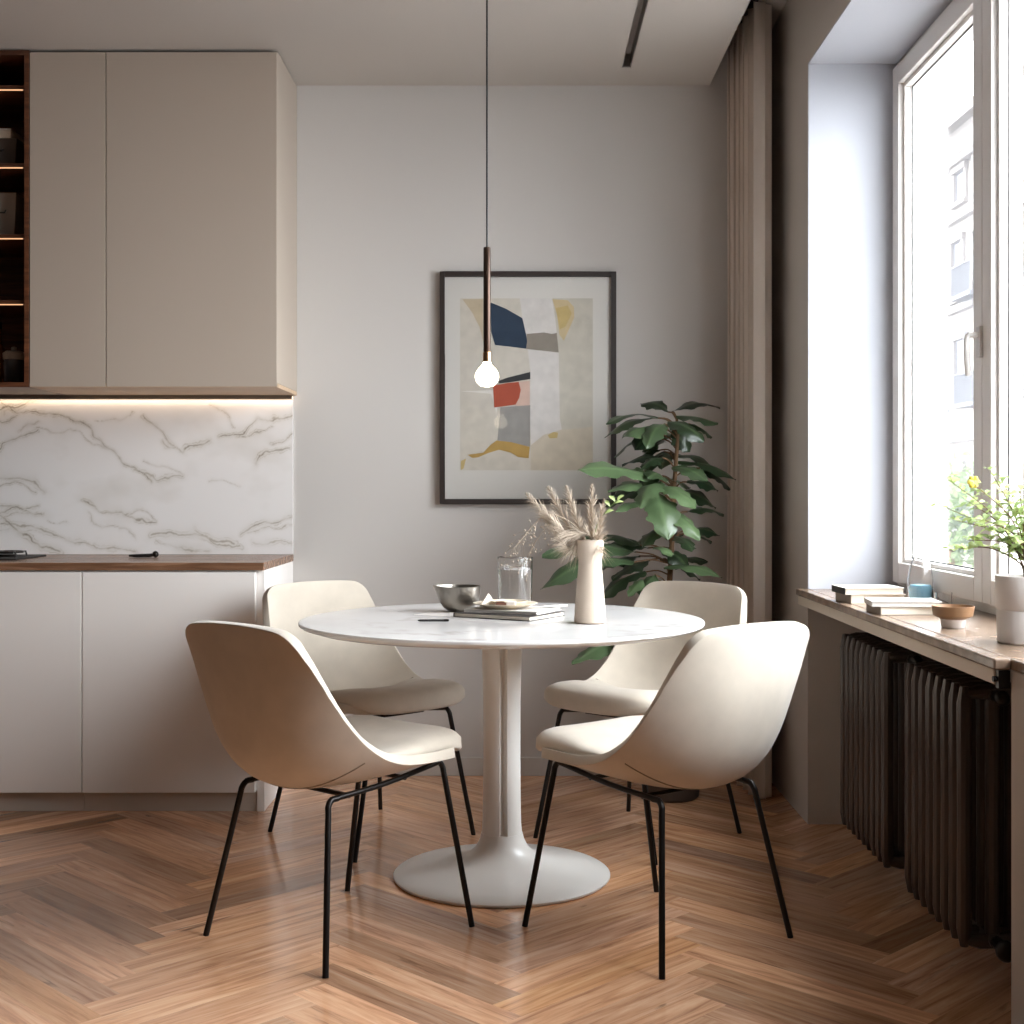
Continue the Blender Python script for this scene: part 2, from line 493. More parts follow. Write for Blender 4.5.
# window sill over the radiator
t = thing('window_sill', 'stone window sill with a cream edge above the radiators', 'window sill', (0, 0, 0))
struct(t)
sl = MB().box(.955, XW, 2.70, 4.64, .787, SZ).box(XW, 1.30, 2.131, 4.609, .787, SZ)
sl.build('sill_slab', M['stone'], t, bevel=.004)
MB().box(.962, .985, 2.72, 4.635, .755, .7865).build('sill_edge', M['cream'], t, bevel=.002)
MB().box(.965, .988, 2.701, 2.719, .75, .786).tube([(.964,2.71,.768),(.956,2.71,.768)], .006).build('sill_bracket', M['black'], t)

# ------------------------------------------------------------------ radiators
def radiator(label, ya, yb):
    n = max(2, round((yb-ya)/.0585))
    p = (yb-ya)/n
    t = thing('radiator', label, 'radiator', (1.075, ya, 0), 0, 'cast iron radiators in the niche')
    z0, z1 = .10, .715
    sec = MB()
    def col(x, r):
        pts = [(x, 0, z0+.012), (x, 0, z0+.05), (x, 0, (z0+z1)/2), (x, 0, z1-.05), (x, 0, z1-.012)]
        sec.tube(pts, [r*.55, r, r*.92, r, r*.55], 10)
    for x in (-.064, 0, .064): col(x, .0175)
    sec.tube([(-.066,0,z1-.028),(-.03,0,z1-.024),(.03,0,z1-.024),(.066,0,z1-.028)], [.011,.0175,.0175,.011], 10)
    sec.tube([(-.066,0,z0+.028),(-.03,0,z0+.024),(.03,0,z0+.024),(.066,0,z0+.028)], [.011,.0175,.0175,.011], 10)
    # nipples to the next section
    sec.tube([(0,-p/2,z1-.03),(0,p/2,z1-.03)], .016, 8)
    sec.tube([(0,-p/2,z0+.03),(0,p/2,z0+.03)], .016, 8)
    o = sec.build('radiator_section', M['rad'], t)
    o.location = (0, p/2, 0)
    for i in range(1, n):
        c = o.copy(); COL.objects.link(c); c.parent = t; c.location = (0, p*(i+.5), 0)
    for i in (0, n-1):
        for z in (z0+.06, z1-.09):
            MB().box(.07, .1648, p*(i+.5)-.008, p*(i+.5)+.008, z, z+.025).box(.160, .1648, p*(i+.5)-.02, p*(i+.5)+.02, z-.02, z+.045).build('wall_bracket', M['black'], t)
    v = MB()
    v.tube([(0,-.001,z0+.03),(0,-.05,z0+.03)], .014, 10)
    v.sphere((0,-.058,z0+.03), .024, 12, 8)
    v.tube([(0,-.058,z0+.03),(.03,-.058,z0+.03),(.14,-.058,z0+.03)], .011, 8)
    v.build('valve', M['black'], t)
    v = MB()
    v.tube([(0,-.001,z1-.03),(0,-.03,z1-.03)], .014, 10)
    v.sphere((0,-.034,z1-.03), .018, 12, 8)
    v.build('bleed_plug', M['black'], t)
    return t
radiator('dark brown cast iron radiator farther from us, beside the wall corner', 3.66, 4.19)
radiator('dark brown cast iron radiator nearer to us, under the potted window plant', 3.02, 3.49)

# ------------------------------------------------------------------ curtain
def curtain():
    t = thing('curtain', 'taupe pleated curtain hanging in the corner by the back wall', 'curtain', (.865, 5.14, .012))
    rows = []
    ya, yb = 4.93, 5.36
    N = 150
    zs = [0, .02, .3, .6, 1.0, 1.5, 2.0, 2.4, 2.75, 2.936]
    for z in zs:
        r = []
        top = z/2.9
        for i in range(N+1):
            s = i/N
            if s < .08:                      # leading edge, facing the room
                q = s/.08
                x = .906-.046*q; y = ya+.012*(1-q)+.004*math.sin(q*PI)
            else:
                q = (s-.08)/.92
                ph = q*2*PI*5.5
                A = .030+.008*math.sin(q*11+1.0)
                x = .860-.040*q + A*(1-math.cos(ph)) + .010*math.sin(q*6+z*1.1)*(1-top)*q
                y = ya + q*(yb-ya) - .012*math.sin(2*ph)*q**.3
            r.append((x-.865, y-5.14, z))
        rows.append(r)
    m = MB(); m.grid(rows)
    o = m.build('cloth', M['curtain'], t, sharp=80, fix=False)
    md = o.modifiers.new('thick', 'SOLIDIFY'); md.thickness = .004; md.offset = 0
    return t
curtain()
t = thing('curtain_rail', 'dark curtain rail inside the ceiling recess', 'curtain rail', (.865, 3.0, 2.952))
MB().box(-.012, .012, -1.0, 2.38, -.002, .0078).build('track', M['blackmat'], t)
MB().box(-.05, -.035, -1.0, 2.38, -.002, .0078).build('second_track', M['blackmat'], t)

# ------------------------------------------------------------------ kitchen
KX = -.912                                # end of the run
def upper_cabinet(label, x0, x1, end=False):
    t = thing('wall_cabinet', label, 'wall cabinet', ((x0+x1)/2, 5.2, 1.53), 0, 'handleless wall cabinets')
    w = (x1-x0)/2
    MB().box(-w+.0005, w-.0005, -.228, .199, 0.016, 1.245).build('body', M['upper'], t, bevel=.001)
    MB().box(-w+.0005, w-.0005, -.248, .199, 0.0, .0155).build('bottom_panel', M['under'], t, bevel=.001)
    MB().box(-w+.0018, w-(.0005 if end else .0018), -.25, -.2285, .002, 1.237).build('door', M['upper'], t, bevel=.0012)
    return t
upper_cabinet('wide flat taupe wall cabinet with a plain door, at the end of the run', -1.530, -.898, True)
upper_cabinet('narrow flat taupe wall cabinet between the lit shelf unit and the wide cabinet', -1.813, -1.530)

# open walnut shelf unit with lit shelves
t = thing('display_cabinet', 'open walnut shelf unit with lit shelves beside the wall cabinets', 'display cabinet', (-2.111, 5.2, 1.53))
w = .297
MB().box(w-.018, w, -.25, .199, 0, 1.245).build('side_panel', M['walnut'], t, bevel=.001)
MB().box(-w, -w+.018, -.25, .199, 0, 1.245).build('side_panel', M['walnut'], t, bevel=.001)
MB().box(-w+.018, w-.018, .185, .199, .018, 1.227).build('back_panel', M['walnut'], t)
MB().box(-w+.018, w-.018, -.25, .199, 1.227, 1.245).build('top_panel', M['walnut'], t, bevel=.001)
MB().box(-w+.018, w-.018, -.25, .199, 0, .018).build('bottom_panel', M['walnut'], t, bevel=.001)
shelf_z = []
for py in (300, 234, 163, 85):
    z = 1.15-(py-490)*4.96/1340-1.53
    shelf_z.append(z)
    s = MB().box(-w+.018, w-.018, -.235, .185, z-.014, z).build('shelf', M['walnut'], t, bevel=.001)
    MB().box(-w+.03, w-.03, -.234, -.228, z-.0175, z-.0142).build('shelf_light', M['led_s'], s)
def shelf_loc(px, level, y=5.12):
    z = 1.53 + (.018 if level < 0 else shelf_z[level])
    return ((px-520)*y/1340, y, z)
# things on the shelves
def basket(loc, sx, sy, h, m, label, name='storage_box', cat='box'):
    t = thing(name, label, cat, loc)
    b = MB()
    rows = []
    for k, (z, g) in enumerate(((0,.0),(h,.012))):
        rows.append([(-sx-g,-sy-g,z),(sx+g,-sy-g,z),(sx+g,sy+g,z),(-sx-g,sy+g,z)])
    inner = [(-sx-.006,-sy-.006,h),(sx+.006,-sy-.006,h),(sx+.006,sy+.006,h),(-sx-.006,sy+.006,h)]
    bot = [(-sx+.004,-sy+.004,.006),(sx-.004,-sy+.004,.006),(sx-.004,sy-.004,.006),(-sx+.004,sy-.004,.006)]
    b.grid(rows+[inner, bot], smooth=False, closed=True)
    b.add(bot, [(0,1,2,3)]); b.add(rows[0], [(3,2,1,0)])
    b.build('box_body', m, t, bevel=.002)
    MB().tube([(-.03,-sy-.009,h*.62),(-.03,-sy-.02,h*.55),(.03,-sy-.02,h*.55),(.03,-sy-.009,h*.62)], .003, 8).build('handle', M['blackmat'], t)
    return t
M['boxg'] = mat('grey_felt', lin(150,142,134), .9)
M['boxd'] = mat('dark_felt', lin(92,84,78), .9)
basket(shelf_loc(6, 1), .058, .07, .17, M['boxg'], 'grey felt box on the middle lit walnut shelf')
l = shelf_loc(4, 2)
basket(l, .072, .08, .11, M['boxd'], 'dark grey box on the second lit shelf from the top')
t = thing('paper_file', 'slim pale file lying on the dark grey shelf box', 'file', (l[0], l[1], l[2]+.1105))
MB().box(-.08, .06, -.09, .09, 0, .03).build('file_body', M['pages'], t, bevel=.002)
MB().box(-.082, .062, -.092, .092, .0305, .036).build('cover', M['paperw'], t, bevel=.001)
t = thing('glass_bottle', 'amber bottle on the lowest shelf of the lit walnut unit', 'bottle', shelf_loc(-2, -1, 5.2))
M['amber'] = mat('amber_glass', lin(120,72,40), .15)
MB().lathe([(.03,0),(.034,.01),(.034,.13),(.014,.17),(.012,.22),(.014,.225)], n=24).build('bottle_body', M['amber'], t)
MB().lathe([(.014,.2255),(.015,.25),(.012,.255)], n=20).build('stopper', M['blackmat'], t)
t = thing('storage_jar', 'pale lidded jar on the lowest shelf of the lit walnut unit', 'jar', shelf_loc(14, -1, 5.08))
M['smoke'] = mat('smoked_glass', lin(62,62,66), .15)
MB().lathe([(.034,0),(.038,.01),(.04,.08),(.036,.095)], n=28).build('jar_body', M['smoke'], t)
MB().lathe([(.040,.0955),(.041,.12),(.03,.128),(.01,.13),(.01,.142),(.004,.145)], n=28).build('lid', M['boxg'], t)
t = thing('drinking_glass', 'small clear glass behind the jar on the lowest shelf', 'glass', shelf_loc(20, -1, 5.27))
MB().lathe([(.022,0),(.03,.12),(.0285,.12),(.021,.004)], n=24, cap1=True).build('glass_body', M['clear'], t)

# under-cabinet light
t = thing('led_strip', 'warm lit light strip under the wall cabinets above the marble', 'light strip', (-1.65, 5.3785, 1.5297))
MB().box(-.75, .738, -.014, .012, -.004, 0).box(-.75, .738, .0085, .012, -.016, -.004).box(-.75, .738, -.014, -.0105, -.016, -.004).build('profile', M['silver'], t)
MB().box(-.748, .736, -.010, .008, -.0145, -.0045).build('diffuser', M['led'], t)

# base cabinets
def base_cabinet(label, x0, x1):
    t = thing('base_cabinet', label, 'base cabinet', ((x0+x1)/2, 5.1, 0), 0, 'handleless base cabinets')
    w = (x1-x0)/2
    MB().box(-w+.0005, w-.0005, -.307, .298, .075, .863).build('body', M['lower'], t, bevel=.001)
    MB().box(-w+.0018, w-.0018, -.33, -.3075, .072, .857).build('door', M['lower'], t, bevel=.0015)
    MB().box(-w+.0005, w-.0005, -.30, .298, 0, .074).build('plinth', M['plinth'], t, bevel=.001)
    return t
M['plinth'] = mat('greige_plinth', lin(196,184,172), .5)
base_cabinet('cream base cabinet with a flat door, at the end of the run behind chairs', -1.56, -.942)
base_cabinet('cream base cabinet with a flat door, under the hob', -2.21, -1.56)
t = MB().box(-.941, -.914, 4.795, YB-.002, 0, .863).build('end_panel', M['lower'], bevel=.0015)
tag(t, 'narrow cream end panel closing the base cabinets down to the floor', 'end panel')
tag(MB().box(-2.4, KX, 4.77, YB-.001, .8635, .891).build('worktop', M['walnut_top'], bevel=.002), 'long thin walnut worktop on the cream base cabinets', 'worktop')

# marble splashback with veins
def splashback():
    X0, X1, Z0, Z1 = -2.4, KX-.002, .8915, 1.5295
    S = 293/310; 
    veins = [  # polylines in the crop of the photo (1024 wide over 310 px), width, strength
        ([(0,120),(100,140),(200,150),(300,190),(340,250),(420,310),(500,365)], 7, .9),
        ([(110,195),(230,200),(300,235),(350,265)], 5, .6),
        ([(320,165),(390,160),(430,140)], 5, .5),
        ([(465,155),(510,180),(550,225),(600,270)], 8, .9),
        ([(540,240),(600,270),(620,245),(690,230)], 8, .8),
        ([(700,105),(740,130),(770,180)], 6, .7),
        ([(730,225),(800,200),(850,170),(960,150)], 9, .8),
        ([(780,215),(860,205),(900,180)], 6, .7),
        ([(835,315),(850,285),(900,265),(960,245)], 9, .8),
        ([(900,240),(960,215)], 7, .7),
        ([(440,330),(520,355),(600,350)], 8, .7),
        ([(470,310),(560,330),(600,345)], 5, .6),
        ([(695,360),(800,385)], 4, .5),
        ([(0,355),(60,360),(110,365),(150,400)], 12, .8),
        ([(0,385),(60,375),(120,400)], 8, .7),
        ([(0,440),(60,460),(140,485)], 7, .7),
        ([(0,480),(40,520),(110,565),(200,605)], 12, .9),
        ([(0,510),(100,520),(220,555),(330,580),(440,600)], 9, .7),
        ([(160,500),(220,505)], 4, .5),
        ([(270,430),(320,460),(400,475),(440,495),(510,500)], 7, .8),
        ([(410,480),(460,465),(510,490)], 6, .7),
        ([(280,470),(300,500),(380,520),(440,545)], 6, .5),
        ([(500,545),(560,540),(640,540),(700,560),(780,575)], 14, .7),
        ([(650,530),(680,555),(720,575),(800,590)], 10, .7),
        ([(800,545),(840,510),(900,500),(960,490)], 9, .8),
        ([(820,540),(880,520),(960,515)], 7, .6),
        ([(840,570),(960,575)], 8, .5),
        ([(520,575),(600,590),(700,600)], 8, .5),
    ]
    polys = []
    for pts, wd, st in veins:
        polys.append(([( (px*.3027-520)*5.39/1340, 1.15-((370+py*.3027)-490)*5.39/1340) for px, py in pts], wd*.3027*5.39/1340*.55, st))
    # continue the pattern beyond the frame
    polys += [([(a-1.02, b+.05) for a, b in p], w_, s_) for p, w_, s_ in polys]
    NX, NZ = 460, 200
    v = []; val = []
    for j in range(NZ+1):
        z = Z0+(Z1-Z0)*j/NZ
        for i in range(NX+1):
            x = X0+(X1-X0)*i/NX
            v.append((x, 0, z))
            dx = .020*fbm((x*9, z*9, 1.3), 5); dz = .020*fbm((x*9+7, z*9, 4.1), 5)
            a, b = x+dx, z+dz
            m_ = 0
            for p, wd, st in polys:
                best = 9
                for q in range(len(p)-1):
                    ax, az = p[q]; bx, bz = p[q+1]
                    ex, ez = bx-ax, bz-az
                    tt = ((a-ax)*ex+(b-az)*ez)/(ex*ex+ez*ez)
                    tt = min(1, max(0, tt))
                    d = (a-ax-ex*tt)**2+(b-az-ez*tt)**2
                    if d < best: best = d
                if best < .0064:
                    d = math.sqrt(best)
                    brk = .55+.75*fbm((x*14, z*22, 9.0), 3)
                    core = math.exp(-(d/(wd*.45))**2)*max(0, min(1, brk+.25))
                    # hairline rims beside the wide veins
                    rim = math.exp(-((d-wd*1.5)/(wd*.3))**2)*.55*max(0, min(1, brk))
                    halo = .34*math.exp(-d/(wd*1.6))
                    m_ = max(m_, st*max(core, rim, halo))
            haze = max(0, fbm((x*3.5, z*5.5, 2.2), 4))*.17
            val.append(min(1, m_*.95+haze))
    f = []
    n = NX+1
    for j in range(NZ):
        for i in range(NX):
            k = j*n+i; f.append((k, k+1, k+1+n, k+n))
    nb = len(v)
    for (x, z) in ((X0,Z0),(X1,Z0),(X1,Z1),(X0,Z1)): v.append((x, .008, z)); val.append(0)
    f.append((nb+3, nb+2, nb+1, nb))
    cor = [0, NX, NZ*n+NX, NZ*n]
    f.append((cor[1], nb+1, nb+2, cor[2])); f.append((cor[3], nb+3, nb, cor[0])); f.append((cor[2], nb+2, nb+3, cor[3])); f.append((cor[0], nb, nb+1, cor[1]))
    me = bpy.data.meshes.new('splashback'); me.from_pydata(v, [], f)
    at_ = me.attributes.new('vein', 'FLOAT', 'POINT'); at_.data.foreach_set('value', val)
    me.materials.append(attr_mat('veined_marble', 'vein', lin(236,232,229), lin(196,188,176), lin(118,108,96), .3))
    o = bpy.data.objects.new('splashback', me); COL.objects.link(o); o.location = (0, YB-.009, 0)
    tag(o, 'white marble splashback with grey-brown veins above the walnut worktop', 'splashback')
splashback()

# hob grate and a small iron trivet lying on the worktop
t = thing('cooktop', 'black gas hob with iron grates on the walnut worktop', 'hob', (-2.02, 5.09, .8912))
MB().box(-.25, .165, -.16, .16, 0, .006).build('hob_plate', M['blackmat'], t, bevel=.002)
for cx in (-.14, .07):
    g = MB()
    for k in range(4):
        a = k*PI/2+PI/4
        g.tube([(cx+.02*math.cos(a), .02*math.sin(a), .024), (cx+.075*math.cos(a), .075*math.sin(a), .024), (cx+.08*math.cos(a), .08*math.sin(a), .006)], .004, 8)
    g.tube([(cx+.06*math.cos(2*PI*k/24), .06*math.sin(2*PI*k/24), .024) for k in range(25)], .004, 8, caps=False)
    g.build('grate', M['black'], t)
    MB().lathe([(.032,.0062),(.034,.014),(.02,.018)], (cx,0,0), 24).build('burner', M['black'], t)
t = thing('pestle', 'small dark metal utensil lying on the walnut worktop below the marble', 'utensil', (-1.44, 5.13, .8912), .25)
MB().tube([(-.055,0,.008),(-.03,0,.0075),(.02,0,.008),(.04,0,.011)], [.004,.0065,.0075,.006], 12).build('shaft', M['black'], t)
MB().sphere((.043,0,.0125), .0125, 14, 8).build('knob', M['black'], t)

# ------------------------------------------------------------------ picture
def picture():
    t = thing('framed_picture', 'abstract collage print in a dark frame on the back wall', 'picture', (.032, YB, 1.56))
    W, H, fw, fd = .708, .932, .020, .032
    f = MB()
    f.box(-W/2, -W/2+fw, -fd, -.001, -H/2, H/2); f.box(W/2-fw, W/2, -fd, -.001, -H/2, H/2)
    f.box(-W/2+fw, W/2-fw, -fd, -.001, H/2-fw, H/2); f.box(-W/2+fw, W/2-fw, -fd, -.001, -H/2, -H/2+fw)
    f.build('frame', M['darkpic'], t, bevel=.0015)
    MB().box(-W/2+fw, W/2-fw, -.012, -.002, -H/2+fw, H/2-fw).build('mount', M['paperw'], t)
    s = 1/3.79/249.0
    def P(px, py):
        X = (420+px/3.79-520)*5.385/1340-.032
        Z = 1.15-(250+py/3.79-490)*5.385/1340-1.56
        return X, Z
    pal = dict(bg=(208,200,188), tan=(196,180,154), tan2=(204,184,146), blue=(44,60,80), dk=(58,58,60), red=(176,84,62), pink=(214,184,170),
               grey=(158,154,150), och=(186,152,88), och2=(198,174,120), wht=(216,210,206), crm=(208,200,189), taup=(146,136,126), sage=(200,193,181), bei=(206,194,176), ln=(226,220,214))
    mats = []; idx = {}
    for k, c in pal.items():
        idx[k] = len(mats); mats.append(mat('paint_'+k, lin(*c), .8, vary=.07, vscale=26))
    shapes = [
        ('bg', [(152,183),(655,183),(655,835),(152,835)]),
        ('bei', [(530,660),(600,640),(655,660),(655,835),(420,835),(420,700)]),
        ('tan', [(160,186),(262,186),(268,210),(262,420),(248,380),(225,290),(190,225)]),
        ('crm', [(160,190),(200,240),(230,310),(248,390),(262,430),(262,500),(300,530),(290,640),(160,560)]),
        ('ln', [(152,535),(300,530),(300,560),(290,620),(270,545)]),
        ('wht', [(378,183),(500,183),(524,330),(405,335),(388,258)]),
        ('taup', [(404,318),(470,312),(500,318),(526,312),(526,388),(402,374)]),
        ('sage', [(505,183),(655,183),(655,670),(540,682),(528,640),(526,390)]),
        ('tan2', [(502,186),(560,190),(583,215),(585,255),(565,300),(545,345),(528,320),(520,250)]),
        ('och2', [(515,220),(560,210),(575,240),(552,290),(530,300)]),
        ('blue', [(266,198),(325,222),(388,258),(402,320),(406,345),(402,374),(340,366),(284,360),(270,310)]),
        ('crm', [(272,364),(410,378),(412,470),(300,492),(280,440)]),
        ('wht', [(408,376),(526,390),(530,640),(538,680),(470,700),(420,740),(416,600),(418,460)]),
        ('pink', [(370,500),(416,496),(416,590),(360,590)]),
        ('red', [(277,514),(330,504),(374,500),(382,530),(376,560),(362,586),(320,592),(281,597)]),
        ('dk', [(298,496),(330,484),(418,462),(418,489),(350,500),(300,506)]),
        ('grey', [(304,596),(418,588),(417,745),(340,730),(293,722),(300,660)]),
        ('och', [(180,776),(240,768),(268,738),(290,722),(345,728),(416,746),(412,789),(372,785),(345,768),(300,757),(262,768),(220,786),(198,788)]),
        ('och2', [(484,702),(505,690),(523,692),(520,712),(492,714)]),
        ('och2', [(155,800),(175,790),(165,828),(155,834)]),
    ]
    a = MB()
    for k, (nm, poly) in enumerate(shapes):
        y = -.0123-.00012*k
        pts = [P(*q) for q in poly]
        a.add([(x, y, z) for x, z in pts], [tuple(range(len(pts)))], idx[nm])
    a.build('art_print', mats, t, fix=False)
    MB().box(-W/2+fw, W/2-fw, -.022, -.020, -H/2+fw, H/2-fw).build('glazing', M['glass'], t)
picture()

# ------------------------------------------------------------------ pendant lamp
t = thing('pendant_lamp', 'thin bronze tube pendant with a glowing round bulb above the table', 'pendant lamp', (-.0985, 4.0, ZC))
MB().lathe([(.05,-.025),(.05,-.002),(.048,0)], n=32).build('ceiling_rose', M['brass'], t)
MB().tube([(0,0,-.025),(0,0,1.874-ZC)], .0028, 8).build('cord', M['blackmat'], t)
MB().lathe([(.0098,1.562-ZC),(.0108,1.564-ZC),(.0108,1.872-ZC),(.0095,1.8745-ZC)], n=20).build('tube', M['brass'], t)
MB().lathe([(.0125,1.532-ZC),(.0125,1.5615-ZC)], n=20).build('socket', M['brass2'], t)
MB().lathe([(.0115,1.5315-ZC),(.014,1.524-ZC),(.026,1.512-ZC),(.0345,1.497-ZC),(.0355,1.486-ZC),(.031,1.472-ZC),(.020,1.461-ZC),(.001,1.457-ZC)], n=32).build('bulb', M['bulb'], t)

# ------------------------------------------------------------------ table
TX, TY, TZ = -.054, 4.0, .765
M['ttop'] = attr_mat('table_marble', 'vein', lin(224,221,219), lin(208,203,200), lin(178,172,168), .14)
def table():
    t = thing('dining_table', 'round white pedestal dining table with a pale marble top', 'table', (TX, TY, 0))
    # top: fine polar grid with a faint vein mask
    prof = [(.001,TZ)]+[(.595*k/60,TZ) for k in range(1,61)]+[(.5985,TZ-.0008),(.600,TZ-.003),(.5995,TZ-.009),(.592,TZ-.014),(.56,TZ-.024),(.30,TZ-.028),(.001,TZ-.028)]
    m = MB(); m.lathe(prof, (0,0,0), 128)
    o = m.build('tabletop', M['ttop'], t, sharp=50)
    at_ = o.data.attributes.new('vein', 'FLOAT', 'POINT')
    val = []
    for v in o.data.vertices:
        x, y = v.co.x, v.co.y
        d = abs(fbm((x*2.4+3, y*2.4, .3), 5))
        val.append(min(1, .75*math.exp(-(d/.05)**2)*max(0, .5+fbm((x*3, y*3, 8), 3))+.12*max(0, fbm((x*5,y*5,4),3))))
    at_.data.foreach_set('value', val)
    # base plate rising into the column
    bp = [(.318,0),(.3225,.004),(.3225,.009),(.315,.014),(.27,.022),(.20,.034),(.14,.049),(.10,.066),(.078,.086),(.066,.11),(.061,.13)]
    MB().lathe([(.001,0)]+bp+[(.001,.13)], n=96).build('base', M['white'], t)
    # column with an upright groove facing the room
    c = MB(); rows = []
    zs = [.1302,.16,.25,.40,.52,.60,.66,.70,.728,.7365]
    rr = [.0600,.0575,.0560,.0555,.0560,.0575,.0595,.0625,.0665,.070]
    ga = -PI/2+.10
    for z, r in zip(zs, rr):
        row = []
        N = 72; gw = .20
        for k in range(N):
            a = ga+gw+(2*PI-2*gw)*k/(N-1)
            row.append((r*math.cos(a), r*math.sin(a), z))
        dep = .024
        for s_, q in ((-gw*.86, .93), (-gw*.80, 1-dep/r), (0, 1-dep/r*1.12), (gw*.80, 1-dep/r), (gw*.86, .93)):
            a = ga+s_
            row.append((r*q*math.cos(a), r*q*math.sin(a), z))
        rows.append(row)
    c.grid(rows, closed=True)
    c.add(rows[-1], [tuple(range(len(rows[-1])))]); c.add(rows[0], [tuple(range(len(rows[0])))[::-1]])
    c.build('column', M['white'], t, sharp=40)
    return t
table()

# ------------------------------------------------------------------ chairs
def chair_curve(pts, n):
    c = catmull([(a, b, 0) for a, b in pts], 12)
    # resample evenly
    L = [0]
    for i in range(1, len(c)): L.append(L[-1]+(c[i]-c[i-1]).length)
    out = []
    for k in range(n+1):
        s = L[-1]*k/n
        i = max(j for j in range(len(L)) if L[j] <= s+1e-9); i = min(i, len(c)-2)
        tt = (s-L[i])/(L[i+1]-L[i]); q = c[i].lerp(c[i+1], tt)
        out.append((q.x, q.y))
    return out
def make_chair(label, loc, rz):
    t = thing('dining_chair', label, 'chair', loc, rz, 'upholstered shell chairs around the round table')
    NU, NV = 34, 22
    PC = chair_curve([(.292,.462),(.22,.464),(.10,.449),(0,.430),(-.11,.426),(-.20,.442),(-.258,.50),(-.284,.58),(-.302,.67),(-.310,.76),(-.316,.829)], NU)
    PE = chair_curve([(.286,.468),(.21,.478),(.10,.481),(.02,.487),(-.060,.508),(-.132,.552),(-.187,.612),(-.230,.68),(-.264,.745),(-.290,.79),(-.304,.819)], NU)
    WH = [.224,.232,.238,.241,.244,.247,.247,.243,.233,.218,.203]
    def W(u):
        k = u*(len(WH)-1); i = min(int(k), len(WH)-2); return WH[i]+(WH[i+1]-WH[i])*(k-i)
    rows = []
    us = [.030,.042,.056]+[.08+.84*k/26 for k in range(27)]+[.95,.972,.988,.996,1.0]
    def PP(c, u):
        k = u*NU; i = min(int(k), NU-1); s = k-i
        return (c[i][0]+(c[i+1][0]-c[i][0])*s, c[i][1]+(c[i+1][1]-c[i][1])*s)
    def width(u): return W(u)
    def span(v):                                   # rounded corners at the top and at the front
        a = abs(v)
        q = max(0, (a-.78)/.22); top = 1-.052*(1-max(0, 1-q**2.2)**(1/2.2))
        q = max(0, (a-.55)/.45); low = .052+.082*(1-max(0, 1-q**2.2)**(1/2.2))
        return low, top
    def surf(u, v, lift=0):
        c = PP(PC, u); e = PP(PE, u)
        b = abs(v)**2.3
        f = c[0]+(e[0]-c[0])*b; z = c[1]+(e[1]-c[1])*b
        return Vector((v*width(u), f, z+lift))
    VS = [math.sin(PI/2*(-1+2*i/NV)) for i in range(NV+1)]
    for k in range(37):
        t_ = k/36
        row = []
        for v in VS:
            lo, hi = span(v); row.append(surf(lo+(hi-lo)*t_, v))
        rows.append(row)
    m = MB(); m.grid(rows)
    o = m.build('shell', M['fabric'], t, sharp=180, fix=False)
    # outward (under / behind) normals for solidify
    md = o.modifiers.new('thick', 'SOLIDIFY'); md.thickness = .026; md.offset = 1
    bv = o.modifiers.new('bev', 'BEVEL'); bv.width = .010; bv.segments = 3; bv.limit_method = 'ANGLE'; bv.angle_limit = math.radians(50)
    o.data.update()
    # seat pad: a puffed cushion lying in the shell, rising along the sides
    pu = [0.0]+[.012+.40*k/22 for k in range(23)]+[.425]
    top = []; bot = []
    for j, u in enumerate(pu):
        r1 = []; r2 = []
        q = (u/.425)*2-1
        for i in range(NV+1):
            v = VS[i]
            vv = v*.965
            lo = (span(v)[0]-.052)*.95; uf = lo+(.425-lo)*(u/.425)
            edge = max(0, 1-abs(v)**6)*max(0, 1-abs(q)**8)
            th = .052*edge**.5
            th *= 1.0 - .35*max(0, q)
            uu = u-.010*(1 if j else 1)*(1-min(1, u/.03)) 
            p = surf(max(uf, 0), vv, .0008)
            if u < .03: p.y += .006*edge
            r1.append(p+Vector((0, .020*th/.052*max(0, -q)**3, th)))
            dip = (.024*max(0, 1-u/.11) if j else .010)*max(0, 1-abs(v)**4)**.5
            if j == 0: r1[-1] = p-Vector((0, 0, dip))
            r2.append(p-Vector((0, 0, dip)))
        top.append(r1); bot.append(r2)
    pm = MB(); pm.grid(top); pm.grid([r[::-1] for r in bot])
    po = pm.build('seat_pad', M['fabric'], t, sharp=180)
    # back pad seam: a thin welt where seat meets back
    welt = [surf(.432, -.93+1.86*i/20, .004)+Vector((0, .003, .002)) for i in range(21)]
    MB().tube(welt, .0028, 6).build('piping', M['seam'], t)
    # stitched seam across the outside of the back, near its foot
    nrm = []
    for i in range(21):
        v = -.9+1.8*i/20
        u = .515
        a = surf(u-.01, v); b = surf(u+.01, v); c = surf(u, v+.02); d = surf(u, v-.02)
        n_ = (b-a).cross(c-d).normalized()
        if n_.y > 0: n_ = -n_
        nrm.append(surf(u, v)+n_*.0268)
    MB().tube(nrm, .0016, 6).build('seam', M['seam'], t)
    # metal legs, each bent from the side rail
    zr = .408; R = .0078
    for sx in (-1, 1):
        ft = Vector((sx*.155, .236, zr+.020)); rt = Vector((sx*.165, -.170, zr-.012))
        ff = Vector((sx*.243, .260, 0)); rf = Vector((sx*.232, -.238, 0))
        MB().tube(catmull([ft+Vector((0,-.008,0)), Vector((sx*.160, .03, zr-.003)), rt+Vector((0,.008,0))], 5), R*.92, 12).build('side_rail', M['black'], t)
        for a, f_, dy in ((ft, ff, -1), (rt, rf, 1)):
            k = (f_-a).normalized()
            pts = catmull([a+Vector((0, dy*.03, 0)), a+Vector((0, dy*.010, -.001)), a+k*.014+Vector((0,0,-.001)), a+k*.04, a.lerp(f_, .5), f_], 4)
            MB().tube(pts, R, 12).build('leg', M['black'], t)
